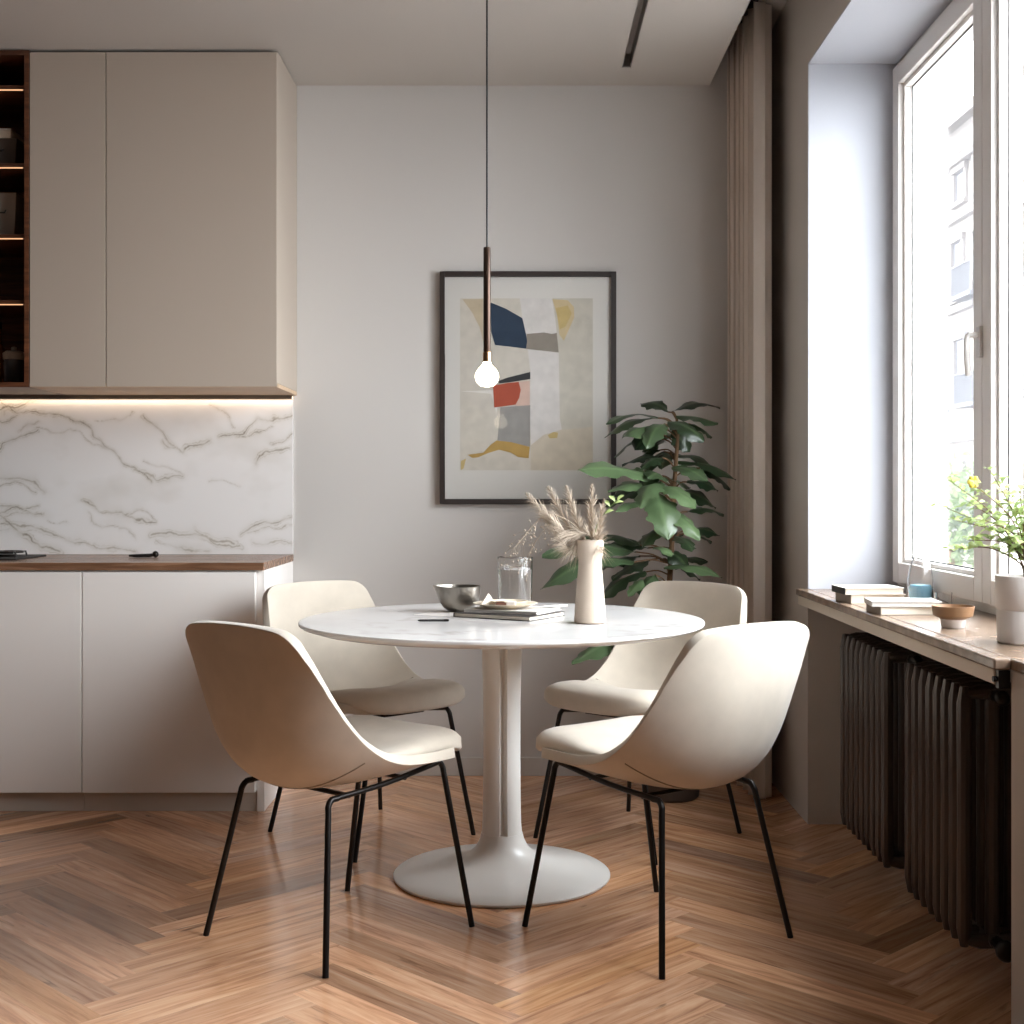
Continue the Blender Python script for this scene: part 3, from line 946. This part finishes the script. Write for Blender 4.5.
    MB().tube([(-.156, .10, zr-.002), (.156, .10, zr-.002)], R*.8, 10).tube([(-.163, -.10, zr-.013), (.163, -.10, zr-.013)], R*.8, 10).build('crossbar', M['black'], t)
    return t
def face(ax, ay): return math.atan2(ay, ax)-PI/2
make_chair('beige shell chair seen from behind, standing nearest the base cabinets', (-.480, 3.490, 0), face(.65, .76))
make_chair('beige shell chair seen from behind, standing nearest the radiators', (.365, 3.482, 0), face(-.63, .78))
make_chair('cream shell chair facing us across the table, by the worktop end', (-.510, 4.495, 0), face(.68, -.73))
make_chair('cream shell chair facing us in front of the leafy floor plant', (.405, 4.465, 0), face(-.66, -.75))

# ------------------------------------------------------------------ things on the table
def on(px, py, z):          # where a foot at this place in the photo stands on a level surface
    d = (1.15-z)*1340/(py-490); return ((px-520)*d/1340, d, z)
# vase
vx, vy, vz = on(590, 623, TZ)
t = thing('vase', 'tall matte beige ceramic vase with a pinched neck on the table', 'vase', (vx, vy, TZ+.0003))
prof = [(.036,0),(.0455,.003),(.046,.008),(.0435,.05),(.0395,.10),(.0355,.145),(.0335,.170),(.0335,.180),(.0365,.197),(.0390,.222),(.0395,.238),(.0385,.2405),(.0350,.2400),(.0330,.225),(.0290,.19),(.0285,.17),(.034,.10),(.038,.02),(.001,.015)]
MB().lathe([(.001,0)]+prof, n=48).build('vase_body', M['vase'], t)
# dried stems standing in the vase
def stem_curve(pts, n=8): return catmull(pts, n)
def plume(i, tip, bend, L, label):
    t = thing('dried_grass_stem', label, 'dried grass', (vx, vy, TZ+.03), 0, 'feathery dried grass in the vase')
    tip = Vector(tip)
    c = stem_curve([(.012*math.cos(i*2.1), .012*math.sin(i*2.1), 0), (.014*math.cos(i*2.1+3), .012*math.sin(i*2.1+3), .21), tip*.5+Vector(bend), tip], 8)
    MB().tube(c, [.0016]*(len(c)-4)+[.0012,.001,.0008,.0006], 5).build('stalk', M['dry'], t)
    m = MB(); rnd = random.Random(50+i)
    seg = c[-16:]
    for k in range(420):
        s = rnd.random()
        j = min(int(s*(len(seg)-1)), len(seg)-2)
        p = seg[j].lerp(seg[j+1], s*(len(seg)-1)-j)
        dr = (seg[j+1]-seg[j]).normalized()
        sd = Vector((rnd.gauss(0,1), rnd.gauss(0,1), rnd.gauss(0,.6))); sd -= dr*sd.dot(dr); sd.normalize()
        ln = L*.85*(.5+.7*rnd.random())*math.sin(PI*min(1, .15+.85*s))**.6
        q1 = p+dr*ln*.55+sd*ln*.32; q2 = p+dr*ln*.95+sd*ln*.62+Vector((0,0,-ln*.22))
        wv = dr.cross(sd)*.0007
        m.add([p-wv, p+wv, q1+wv, q1-wv], [(0,1,2,3)]); m.add([q1-wv, q1+wv, q2], [(0,1,2)])
    m.build('plume', M['dry'], t, fix=False)
Y0 = vy; Z0 = TZ+.03
def rel(px, py, dy=0):
    p = at(px, py, vy+dy); return (p.x-vx, p.y-vy, p.z-Z0)
GL = 'feathery dried grass stem in the beige vase, '
plume(0, rel(566, 486, .02), (.014,0,.03), .085, GL+'tallest and upright')
plume(1, rel(526, 494, -.03), (.020,0,.06), .085, GL+'leaning farthest over the table')
plume(2, rel(592, 484, .05), (.004,0,.02), .085, GL+'nearest the plant leaves')
plume(4, rel(548, 487, .06), (.012,0,.05), .085, GL+'drooping toward the picture')
plume(5, rel(604, 498, -.03), (.0,0,.03), .065, GL+'short one leaning toward the green sprig')
plume(3, rel(540, 512, .0), (.012,0,.04), .070, GL+'short and low, below the others')
def spray(name, label, tip, bend, drops, m1, seed, cat):
    t = thing(name, label, cat, (vx, vy, TZ+.03))
    c = stem_curve([(-.012, -.004, 0), (-.016, -.004, .212), Vector(bend), Vector(tip)], 8)
    MB().tube(c, .0013, 6).build('stalk', m1, t)
    rnd = random.Random(seed); m = MB(); tw = MB()
    for k in range(drops):
        p = c[-1-int(rnd.random()*len(c)*.45)]
        e = p+Vector((rnd.gauss(-.01,.018), rnd.gauss(0,.02), rnd.gauss(-.02,.022)))
        tw.tube([p, p.lerp(e, .5)+Vector((0,0,.006)), e], .0005, 4)
        m.sphere(e, .0026, 6, 4)
    tag(tw.build('twigs', m1, t), kind='stuff'); tag(m.build('buds', m1, t), kind='stuff')
spray('dried_flower_spray', 'thin arching dried spray with tiny pale buds hanging over the glass', rel(514, 548, -.02), rel(548, 515, -.01), 46, M['dry'], 3, 'dried flower')
spray('dried_bud_spray', 'short dried budded spray drooping just behind the glass rim', rel(522, 566, .05), rel(548, 528, .03), 24, M['dry'], 9, 'dried flower')

def leaf_shape(m, base, tip, width, normal, tone, tones, lobes=0, fold=.25, droop=.12, nu=10, nv=6, seed=0, pw=.9):
    """one leaf: midrib from base to tip, broad beyond the middle, folded and drooping"""
    rnd = random.Random(seed)
    base = Vector(base); tip = Vector(tip); ax = tip-base; L = ax.length; d = ax.normalized()
    n = Vector(normal); n = (n-d*n.dot(d)).normalized(); s = d.cross(n)
    rows = []
    ph = rnd.random()*6
    for i in range(nu+1):
        u = i/nu
        w = width*(math.sin(PI*min(1, max(.02, u**pw)))**.75)*(.72+.45*u)*.5
        if i == 0: w = width*.03
        if i == nu: w = width*.02
        if lobes: w *= 1+.16*math.sin(u*lobes*2*PI+ph)
        c = base+d*L*u+n*(droop*L*(math.sin(PI*u)))
        row = []
        for k in range(nv+1):
            v = -1+2*k/nv
            wob = .06*width*math.sin(u*9+ph+v*2)*abs(v)
            row.append(c+s*w*v+n*(fold*w*abs(v)**1.3+wob))
        rows.append(row)
    nvv = sum(len(r) for r in rows)
    m.grid(rows); 
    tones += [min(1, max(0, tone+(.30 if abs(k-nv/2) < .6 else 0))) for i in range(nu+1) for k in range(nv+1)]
def finish_foliage(m, tones, name, mt, parent):
    o = m.build(name, mt, parent, sharp=180, fix=False)
    a = o.data.attributes.new('tone', 'FLOAT', 'POINT'); a.data.foreach_set('value', tones)
    return o
# green sprig in the vase
t = thing('green_sprig', 'fresh green sprig with small leaves among the dried grass in the vase', 'sprig', (vx, vy, TZ+.03))
c = stem_curve([(.012,.004,0),(.014,.006,.212), rel(600,520,.01), rel(612,505,.0), rel(618,500,-.01)], 6)
MB().tube(c, .0013, 6).build('stalk', M['leaf2'], t)
m = MB(); tn = []
for k, (j, dx, dz) in enumerate(((14,.03,.012),(17,-.02,.02),(19,.03,.005),(21,-.02,.018),(23,.02,.016))):
    p = c[j]; leaf_shape(m, p, p+Vector((dx, .008*(k % 2), dz)), .014, (0,-.6,.8), .5, tn, nu=6, nv=4, seed=k)
finish_foliage(m, tn, 'foliage', M['leaf2'], t)

# steel bowl
bx, by, _ = on(459, 611.5, TZ)
t = thing('steel_bowl', 'hammered steel bowl with a small pouring lip on the marble table', 'bowl', (bx, by, TZ+.0003))
prof = [(.001,0),(.026,0),(.031,.002),(.048,.012),(.060,.028),(.0665,.050),(.0675,.072),(.0685,.080),(.0665,.081),(.0645,.072),(.0625,.050),(.0555,.030),(.043,.016),(.022,.007),(.001,.006)]
o = MB().lathe(prof, n=56).build('bowl_body', M['steel'], t)
for v in o.data.vertices:           # pouring lip pulled out on one side
    a = math.atan2(v.co.y, v.co.x)
    k = math.exp(-((abs(a)-PI)/.42)**2)*max(0, (v.co.z-.04)/.04)
    v.co.x -= .016*k; v.co.z += .004*k
# drinking glass
gx, gy, _ = on(515, 604.5, TZ)
t = thing('water_glass', 'large clear straight glass on the table behind the plate', 'glass', (gx, gy, TZ+.0003))
MB().lathe([(.001,0),(.054,0),(.057,.003),(.060,.158),(.0595,.160),(.0575,.158),(.0548,.010),(.001,.009)], n=48).build('glass_body', M['clear'], t)
M['water'] = vessel_mat('water', 1.33)
MB().lathe([(.001,.0095),(.0540,.0105),(.0568,.118),(.001,.118)], n=48).build('water', M['water'], t)
# magazines under the plate
mx_, my_, _ = on(506, 617, TZ)
def book(name, label, loc, rz, sx, sy, h, cover, pages, cat='book', spine=None, group=None):
    t = thing(name, label, cat, loc, rz, group)
    c = .0016
    MB().box(-sx/2+.002, sx/2-.003, -sy/2+.003, sy/2-.003, c+.0001, h-c-.0001).build('pages', pages, t)
    MB().box(-sx/2, sx/2, -sy/2, sy/2, 0, c).box(-sx/2, sx/2, -sy/2, sy/2, h-c, h).build('cover', cover, t)
    MB().box(-sx/2-.0012, -sx/2-.0001, -sy/2, sy/2, 0, h).build('spine', spine or cover, t)
    return t
book('magazine', 'thick dark-covered magazine lying under the plate on the table', (mx_+.01, my_+.02, TZ+.0004), -.55, .27, .205, .013, M['darkcov'], M['pages'], 'magazine')
book('notebook', 'thin pale notebook on the dark magazine, just under the plate', (mx_+.022, my_+.05, TZ+.0138), -.42, .24, .19, .009, M['paperw'], M['paperw'], 'notebook')
# plate and what lies on it
px_, py_, _ = on(505, 611, TZ+.023)
pz = TZ+.0232
t = thing('plate', 'round cream stoneware plate stacked on magazines on the table', 'plate', (px_, my_+.055, pz))
MB().lathe([(.001,0),(.05,0),(.062,.002),(.085,.010),(.098,.014),(.099,.0158),(.096,.0162),(.082,.013),(.06,.0055),(.001,.005)], n=56).build('plate_body', M['plate'], t)
PX, PY = px_, my_+.055
t = thing('side_dish', 'small shallow cream dish stacked on the round plate', 'dish', (PX+.012, PY+.012, pz+.0053))
MB().lathe([(.001,0),(.035,0),(.045,.004),(.056,.014),(.0565,.016),(.054,.016),(.044,.008),(.001,.005)], n=40).build('dish_body', M['plate'], t)
t = thing('folded_napkin', 'folded cream linen napkin standing at the plate edge beside the bowl', 'napkin', (PX-.058, PY+.012, pz+.0062), .5)
nm = MB()
for k in range(4):
    a = [(-.030+.006*k, -.016+.01*k, 0), (.030-.004*k, -.012+.01*k, 0), (.004+.004*k, -.006+.008*k, .038-.006*k)]
    b_ = [(q[0], q[1]+.004, q[2]) for q in a]
    nm.add(a+b_, [(0,1,2),(5,4,3),(0,3,4,1),(1,4,5,2),(2,5,3,0)])
nm.build('cloth', M['napkin'], t)
t = thing('chocolate', 'dark brown chocolate square on the plate', 'chocolate', (PX-.015, PY-.045, pz+.0064), .2)
MB().box(-.016, .016, -.012, .012, 0, .014).box(-.012, .012, -.009, .009, .014, .017).build('chocolate_square', M['choc'], t, bevel=.0015)
t = thing('sugar_cube', 'pale cube beside the brown chocolate on the plate', 'sugar', (PX+.018, PY-.045, pz+.0064), -.1)
MB().box(-.014, .014, -.010, .010, 0, .016).build('cube_block', M['pot'], t, bevel=.0015)
# cutlery
def knife(label, loc, rz, m_):
    t = thing('table_knife', label, 'cutlery', loc, rz)
    MB().tube([(-.01,0,.0035),(.03,0,.0045),(.085,0,.004)], [.003,.005,.0045], 8).build('handle', m_, t)
    MB().prism([(-.01,-.005),(-.04,-.0075),(-.085,-.006),(-.10,.002),(-.085,.005),(-.01,.005)], .0028, .0042).build('blade', m_, t)
knife('slim metal knife resting on the notebook beside the plate', (PX+.115, PY-.012, pz+.0001), .5, M['silver'])
t = thing('dark_pen', 'thin dark pen lying on the white tabletop near the bowl', 'pen', on(433, 621.5, TZ+.0002), .02)
MB().tube([(-.045,0,.0034),(-.038,0,.0034),(.03,0,.0034)], [.0012,.0032,.0032], 10).build('barrel', M['blackmat'], t)
MB().tube([(.0302,0,.0034),(.045,0,.0034),(.047,0,.0034)], [.0034,.0034,.0015], 10).build('cap', M['black'], t)
t = thing('paper_sheet', 'thin pale paper sheet lying flat under the bowl and magazine', 'paper', (bx+.045, by-.10, TZ+.00005), -.55)
MB().box(-.15, .09, -.10, .06, 0, .00025).build('sheet', M['paperw'], t)

# ------------------------------------------------------------------ leafy floor plant
def fig():
    X, Y = .565, 5.02
    t = thing('fig_plant', 'tall broad-leaved green plant between the picture and the curtain', 'potted plant', (X, Y, 0))
    M['bark_pot'] = mat('dark_planter', lin(74,62,54), .7)
    MB().lathe([(.001,0),(.095,0),(.105,.01),(.125,.28),(.128,.30),(.118,.30),(.113,.26),(.001,.26)], n=48).build('pot', M['bark_pot'], t)
    MB().lathe([(.001,.262),(.112,.264),(.08,.275),(.001,.28)], n=32).build('soil', M['soil'], t)
    st = catmull([(0,0,.26),(-.012,.01,.6),(.004,0,.95),(.012,.0,1.15),(.024,-.01,1.34),(.022,0,1.42)], 8)
    b = MB(); b.tube(st, [.013-.008*i/len(st) for i in range(len(st))], 8)
    m = MB(); tn = []; k = 0
    def axis(z):
        q = min(st, key=lambda p: abs(p.z-z)); return q
    # leaves: where the stalk leaves the stem (z), leaf base and tip in the photo, depth of base and tip
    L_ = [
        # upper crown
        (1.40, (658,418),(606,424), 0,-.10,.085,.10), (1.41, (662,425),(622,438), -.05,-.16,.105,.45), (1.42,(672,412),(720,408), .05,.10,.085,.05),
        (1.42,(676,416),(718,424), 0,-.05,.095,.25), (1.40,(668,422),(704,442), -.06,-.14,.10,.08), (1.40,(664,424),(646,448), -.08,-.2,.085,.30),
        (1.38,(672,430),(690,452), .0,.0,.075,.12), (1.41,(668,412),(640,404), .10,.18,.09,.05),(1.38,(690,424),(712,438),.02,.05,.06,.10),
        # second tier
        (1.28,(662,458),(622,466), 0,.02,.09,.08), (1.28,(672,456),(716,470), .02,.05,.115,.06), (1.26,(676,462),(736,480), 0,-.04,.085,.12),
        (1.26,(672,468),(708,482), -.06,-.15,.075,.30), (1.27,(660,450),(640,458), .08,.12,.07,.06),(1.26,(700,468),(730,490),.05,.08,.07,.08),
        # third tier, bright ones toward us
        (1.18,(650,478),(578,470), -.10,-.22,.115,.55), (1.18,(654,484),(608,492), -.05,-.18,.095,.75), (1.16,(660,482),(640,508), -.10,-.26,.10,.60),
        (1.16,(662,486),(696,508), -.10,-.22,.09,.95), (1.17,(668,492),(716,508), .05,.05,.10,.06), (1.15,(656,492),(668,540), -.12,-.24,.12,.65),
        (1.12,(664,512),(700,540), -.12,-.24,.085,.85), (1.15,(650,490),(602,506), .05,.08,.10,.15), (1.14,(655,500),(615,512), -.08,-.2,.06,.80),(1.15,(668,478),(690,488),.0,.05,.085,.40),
        (1.13,(652,476),(626,474),-.02,-.06,.07,.9),
        # lower left
        (1.02,(640,545),(576,540), 0,-.08,.10,.15), (1.00,(636,552),(542,556), -.10,-.24,.115,.20), (.98,(634,562),(540,590), -.12,-.28,.10,.25),
        (1.00,(640,556),(598,570), .05,.05,.10,.08), (.97,(650,560),(612,580), -.02,-.08,.11,.15), (.96,(646,572),(600,600),.0,-.05,.10,.25),
        # lower right
        (1.00,(654,548),(672,556), -.12,-.26,.06,.95), (1.00,(660,548),(690,570), 0,-.02,.10,.20), (.97,(660,560),(700,580), .02,.04,.11,.10),
        (.96,(664,568),(722,578), -.05,-.12,.075,.70), (.97,(668,560),(708,562), .06,.1,.08,.10), (.95,(655,575),(640,596), -.1,-.16,.08,.40),
        (.94,(650,580),(628,596),-.08,-.16,.06,.75),(.93,(660,585),(690,600),.05,.06,.09,.12),(.98,(648,548),(604,548),.05,.02,.08,.10),
        # lowest, seen under the table edge
        (.78,(632,640),(572,664), -.12,-.30,.11,.45), (.76,(640,648),(606,668), -.05,-.15,.09,.20), (.78,(650,630),(690,650), .0,.0,.10,.12), (.80,(640,620),(600,630), .05,.05,.10,.12),
        (.70,(650,650),(640,690),-.05,-.12,.1,.15),
    ]
    rl = random.Random(11)
    for q in range(20):
        z = rl.uniform(.93, 1.42); a = rl.random()*2*PI; R1 = rl.uniform(.04,.09); R2 = R1+rl.uniform(.11,.19)
        e = (X+R2*math.cos(a), Y+R2*math.sin(a)*.9); f0 = (X+R1*math.cos(a), Y+R1*math.sin(a))
        if e[0] > .80: continue
        zz = z+rl.uniform(-.07,.02)
        pb = (520+f0[0]*1340/f0[1], 490+(1.15-z-.02)*1340/f0[1]); pt = (520+e[0]*1340/e[1], 490+(1.15-zz)*1340/e[1])
        L_.append((z, pb, pt, f0[1]-Y, e[1]-Y, rl.uniform(.07,.10), rl.uniform(.0,.35)))
    for (z, pb, pt, db, dt, wd, tone) in L_:
        B = at(pb[0], pb[1], Y+db)-Vector((X,Y,0)); a = axis(B.z-.035)
        T_ = at(pt[0], pt[1], Y+dt)-Vector((X,Y,0))
        b.tube(catmull([a, a.lerp(B, .5)+Vector((0,0,.012)), B], 3), .003, 5)
        d = T_-B
        nrm = Vector((random.uniform(-.3,.3), -.35+random.uniform(-.25,.2), 1.0))
        if abs(d.normalized().z) > .7: nrm = Vector((random.uniform(-.3,.3), -1, .35))
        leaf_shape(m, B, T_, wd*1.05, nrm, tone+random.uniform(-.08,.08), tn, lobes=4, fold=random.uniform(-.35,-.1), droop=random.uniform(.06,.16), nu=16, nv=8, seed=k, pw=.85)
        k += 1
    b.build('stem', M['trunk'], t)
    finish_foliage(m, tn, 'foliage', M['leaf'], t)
fig()

# ------------------------------------------------------------------ window sill things
S0 = SZ+.0003
def sill(px, py):
    x, y, z = on(px, py, SZ); return x, y
bk = 'book pile at the far end of the window sill'
x, y = sill(868, 603)
book('hardback_book', 'lower cream book of the pile nearest the wall corner on the sill', (x+.02, y+.05, S0), .12, .17, .13, .026, M['pages'], M['pages'], 'book', M['taupecov'], 'books on the window sill')
book('hardback_book', 'upper white book with a black spine on the pile by the wall corner', (x+.012, y+.05, S0+.0265), .05, .18, .14, .020, M['paperw'], M['pages'], 'book', M['blackmat'], 'books on the window sill')
x, y = sill(902, 614)
book('hardback_book', 'lower cream book of the pile between the bottle and the small bowl', (x+.012, y+.03, S0), .04, .165, .13, .022, M['taupecov'], M['pages'], 'book', None, 'books on the window sill')
book('hardback_book', 'upper thin white book of the pile between the bottle and the small bowl', (x+.010, y+.03, S0+.0225), -.10, .185, .135, .014, M['paperw'], M['paperw'], 'book', None, 'books on the window sill')
# bottle with a blue foot
x, y = 1.225, 4.10
t = thing('glass_carafe', 'clear glass carafe with a blue lower part by the window frame', 'carafe', (x, y, S0))
MB().lathe([(.001,0),(.034,0),(.037,.004),(.038,.07),(.033,.10),(.017,.145),(.014,.185),(.018,.20),(.0165,.20),(.0125,.185),(.0155,.145),(.031,.10),(.036,.07),(.035,.006),(.001,.005)], n=36).build('carafe_body', M['clear'], t)
MB().lathe([(.001,.0055),(.0345,.0065),(.0355,.040),(.030,.050),(.001,.053)], n=32).build('blue_filling', M['blue'], t)
# votive glass
x, y = sill(945, 611)
t = thing('votive_glass', 'small clear ribbed glass behind the two-tone bowl on the sill', 'glass', (1.20, 3.80, S0))
MB().lathe([(.001,0),(.022,0),(.025,.05),(.0235,.05),(.0205,.006),(.001,.005)], n=32).build('glass_body', M['clear'], t)
# two-tone bowl
x, y = sill(957, 629)
t = thing('footed_bowl', 'small footed bowl, brown outside and white below, on the sill', 'bowl', (x, y+.03, S0))
MB().lathe([(.001,0),(.026,0),(.028,.003),(.030,.022),(.001,.022)], n=40).build('foot', M['pot'], t)
MB().lathe([(.001,.0222),(.032,.0222),(.047,.030),(.051,.052),(.0515,.054),(.049,.054),(.045,.034),(.030,.027),(.001,.026)], n=44).build('bowl_body', M['bowl_o'], t)

# potted window plant
def window_plant():
    X, Y = 1.135, 2.98
    t = thing('potted_herb', 'airy pale green plant with one yellow bloom in a white sill pot', 'potted plant', (X, Y, S0))
    MB().lathe([(.001,0),(.066,0),(.070,.003),(.072,.070),(.0705,.074),(.073,.078),(.0745,.146),(.0735,.149),(.069,.149),(.066,.12),(.001,.12)], n=48).build('pot', M['pot'], t)
    MB().lathe([(.001,.1205),(.0655,.122),(.03,.13),(.001,.132)], n=32).build('soil', M['soil'], t)
    rnd = random.Random(21)
    b = MB(); m = MB(); tn = []; k = 0
    O = Vector((X, Y, S0))
    ends = [((966,500),.10),((946,478),.22),((990,470),.06),((975,485),.0),((1010,505),.02),((955,520),.18),((985,520),-.05),((1020,490),.08),((1030,520),-.06),((1000,478),.14),((968,540),.12),((950,550),.2),((1040,500),.0),((1018,540),-.08),((940,505),.28)]
    for (px, py), dd in ends:
        e = at(px, py, Y+dd)-O
        e.x = min(e.x, 1.255-X)
        s = Vector((rnd.uniform(-.012,.012), rnd.uniform(-.012,.012), .125))
        mid = s.lerp(e, .45)+Vector((rnd.uniform(-.015,.015), rnd.uniform(-.015,.015), .05))
        c = catmull([s, s+Vector((0,0,.05))*.8+(e-s)*.08, mid, e], 7)
        b.tube(c, [.0026-.0018*i/len(c) for i in range(len(c))], 6)
        for i in range(9, len(c)):
            for q in range(2):
                if rnd.random() < .12: continue
                p = c[i]; a = rnd.random()*2*PI
                d = Vector((math.cos(a), math.sin(a), rnd.uniform(-.3,.6))).normalized()*rnd.uniform(.018,.034)
                tip = p+d
                if tip.x+X > 1.265: tip.x = 1.265-X
                leaf_shape(m, p, tip, rnd.uniform(.014,.022), (rnd.uniform(-.4,.4), rnd.uniform(-.6,.1), 1), rnd.random(), tn, nu=5, nv=4, seed=k); k += 1
    b.build('stem', M['trunk'], t)
    finish_foliage(m, tn, 'foliage', M['leaf2'], t)
    M['yellow'] = mat('yellow_petal', lin(240,220,90), .6)
    fc = at(973, 482, Y+.04)-O
    f = MB()
    for k in range(6):
        a = k*PI/3; d = Vector((math.cos(a), -.4, math.sin(a)))*.013
        f.sphere(fc+d*.7, .006, 8, 6)
    f.sphere(fc, .006, 8, 6)
    f.build('flower', M['yellow'], t)
window_plant()

# ------------------------------------------------------------------ outside
def outside():
    XF = 16.0
    t = thing('apartment_building', 'pale old apartment facade with tall windows across the street', 'building', (XF, 40, -6))
    Z = lambda z: z+6
    MB().box(0, 6, -14, 34, 0, Z(13.2)).build('wall', M['facade'], t)
    c = MB()
    for z0, z1, d in ((13.2,13.6,.35),(14.2,14.6,.6),(13.6,14.2,.2),(10.9,11.2,.25),(7.6,7.85,.25),(2.9,3.2,.25)):
        c.box(-d, 0.2, -14-d, 34, Z(z0), Z(z1))
    c.build('cornice', M['facade2'], t)
    den = MB()
    for k in range(200):
        y = -14+k*.2; den.box(-.34, 0, y, y+.1, Z(12.9), Z(13.2))
    den.build('dentils', M['facade2'], t)
    proto = {}
    for zi, (zb, h, bal) in enumerate(((11.6,1.1,False),(8.1,2.1,True),(4.3,2.3,True),(-.2,2.2,False),(-4.2,2.4,False))):
        w = MB()
        w.box(-.12, 0, -.75, -.55, 0, h).box(-.12, 0, .55, .75, 0, h).box(-.18, 0, -.8, .8, h, h+.22).box(-.2, 0, -.8, .8, -.15, 0)
        wo = w.build('window', M['facade2'], t)
        go = MB().box(-.03, 0, -.55, .55, 0, h).build('pane', M['fglass'], wo)
        bo = None
        if bal:
            b = MB(); b.box(-.75, 0, -1.0, 1.0, -.28, -.14)
            for k in range(17): b.box(-.74, -.71, -1.0+k*.122, -.97+k*.122, -.14, .85)
            b.box(-.76, -.70, -1.0, 1.0, .85, .9)
            bo = b.build('balcony', M['iron'], t)
        first = True
        for i in range(16):
            y = -12.6+i*2.35+(.3 if zi % 2 else 0)
            if first:
                wo.location = (0, y, Z(zb)); first = False
                if bo: bo.location = (0, y, Z(zb))
            else:
                q = wo.copy(); COL.objects.link(q); q.parent = t; q.location = (0, y, Z(zb))
                g = go.copy(); COL.objects.link(g); g.parent = q
                if bo and i % 2 == 0:
                    r = bo.copy(); COL.objects.link(r); r.parent = t; r.location = (0, y, Z(zb))
    t = thing('street_tree', 'pale green tree outside, behind the window plant', 'tree', (13.6, 42.2, -6))
    MB().tube([(0,0,0),(.1,0,2.5),(0,.1,5.5)], [.2,.15,.08], 10).build('trunk', M['trunk'], t)
    rnd = random.Random(4); m = MB(); tn = []
    for k in range(900):
        p = Vector((rnd.gauss(0,.7), rnd.gauss(0,.9), 6.3+rnd.gauss(0,.9)))
        d = Vector((rnd.gauss(0,1), rnd.gauss(0,1), rnd.gauss(0,1))).normalized()*.34
        leaf_shape(m, p, p+d, .22, (rnd.gauss(0,1), rnd.gauss(0,1), 1), rnd.random(), tn, nu=3, nv=2, seed=k)
    finish_foliage(m, tn, 'crown', M['leaf3'], t)
    struct(MB().box(1.47, 30, -20, 90, -6.1, -6.0).build('road', M['road']))
outside()

# ------------------------------------------------------------------ light
SKY_LOW, SKY_TOP = 15.0, 25.0
w = bpy.data.worlds.new('sky'); SC.world = w; w.use_nodes = True
nt = w.node_tree; bg = nt.nodes['Background']; L = nt.links.new
tc = nt.nodes.new('ShaderNodeTexCoord'); sx = nt.nodes.new('ShaderNodeSeparateXYZ'); L(tc.outputs['Generated'], sx.inputs[0])
mr = nt.nodes.new('ShaderNodeMapRange'); mr.inputs['From Min'].default_value = 0; mr.inputs['From Max'].default_value = .8
mr.inputs['To Min'].default_value = SKY_LOW; mr.inputs['To Max'].default_value = SKY_TOP
L(sx.outputs['Z'], mr.inputs['Value']); L(mr.outputs['Result'], bg.inputs['Strength'])
bg.inputs['Color'].default_value = (.90, .95, 1.0, 1)
# sampling portals in the two window openings (they give off no light of their own)
for k, (ya, yb) in enumerate(((2.13, 4.61),)):
    ld = bpy.data.lights.new('window_portal', 'AREA'); ld.shape = 'RECTANGLE'; ld.size = yb-ya; ld.size_y = WT-SZ
    lo = bpy.data.objects.new('window_portal', ld); COL.objects.link(lo)
    lo.location = (1.47, (ya+yb)/2, (SZ+WT)/2); lo.rotation_euler = (PI/2, 0, PI/2)
    ld.cycles.is_portal = True

SC.view_settings.view_transform = 'Standard'; SC.view_settings.look = 'None'
SC.view_settings.exposure = 0.3; SC.view_settings.gamma = 1.0
SC.view_settings.use_curve_mapping = False
cy = SC.cycles
cy.use_denoising = True
try: cy.denoiser = 'OPENIMAGEDENOISE'
except Exception: pass
cy.max_bounces = 14; cy.diffuse_bounces = 8; cy.glossy_bounces = 5; cy.transparent_max_bounces = 16
cy.sample_clamp_indirect = 8
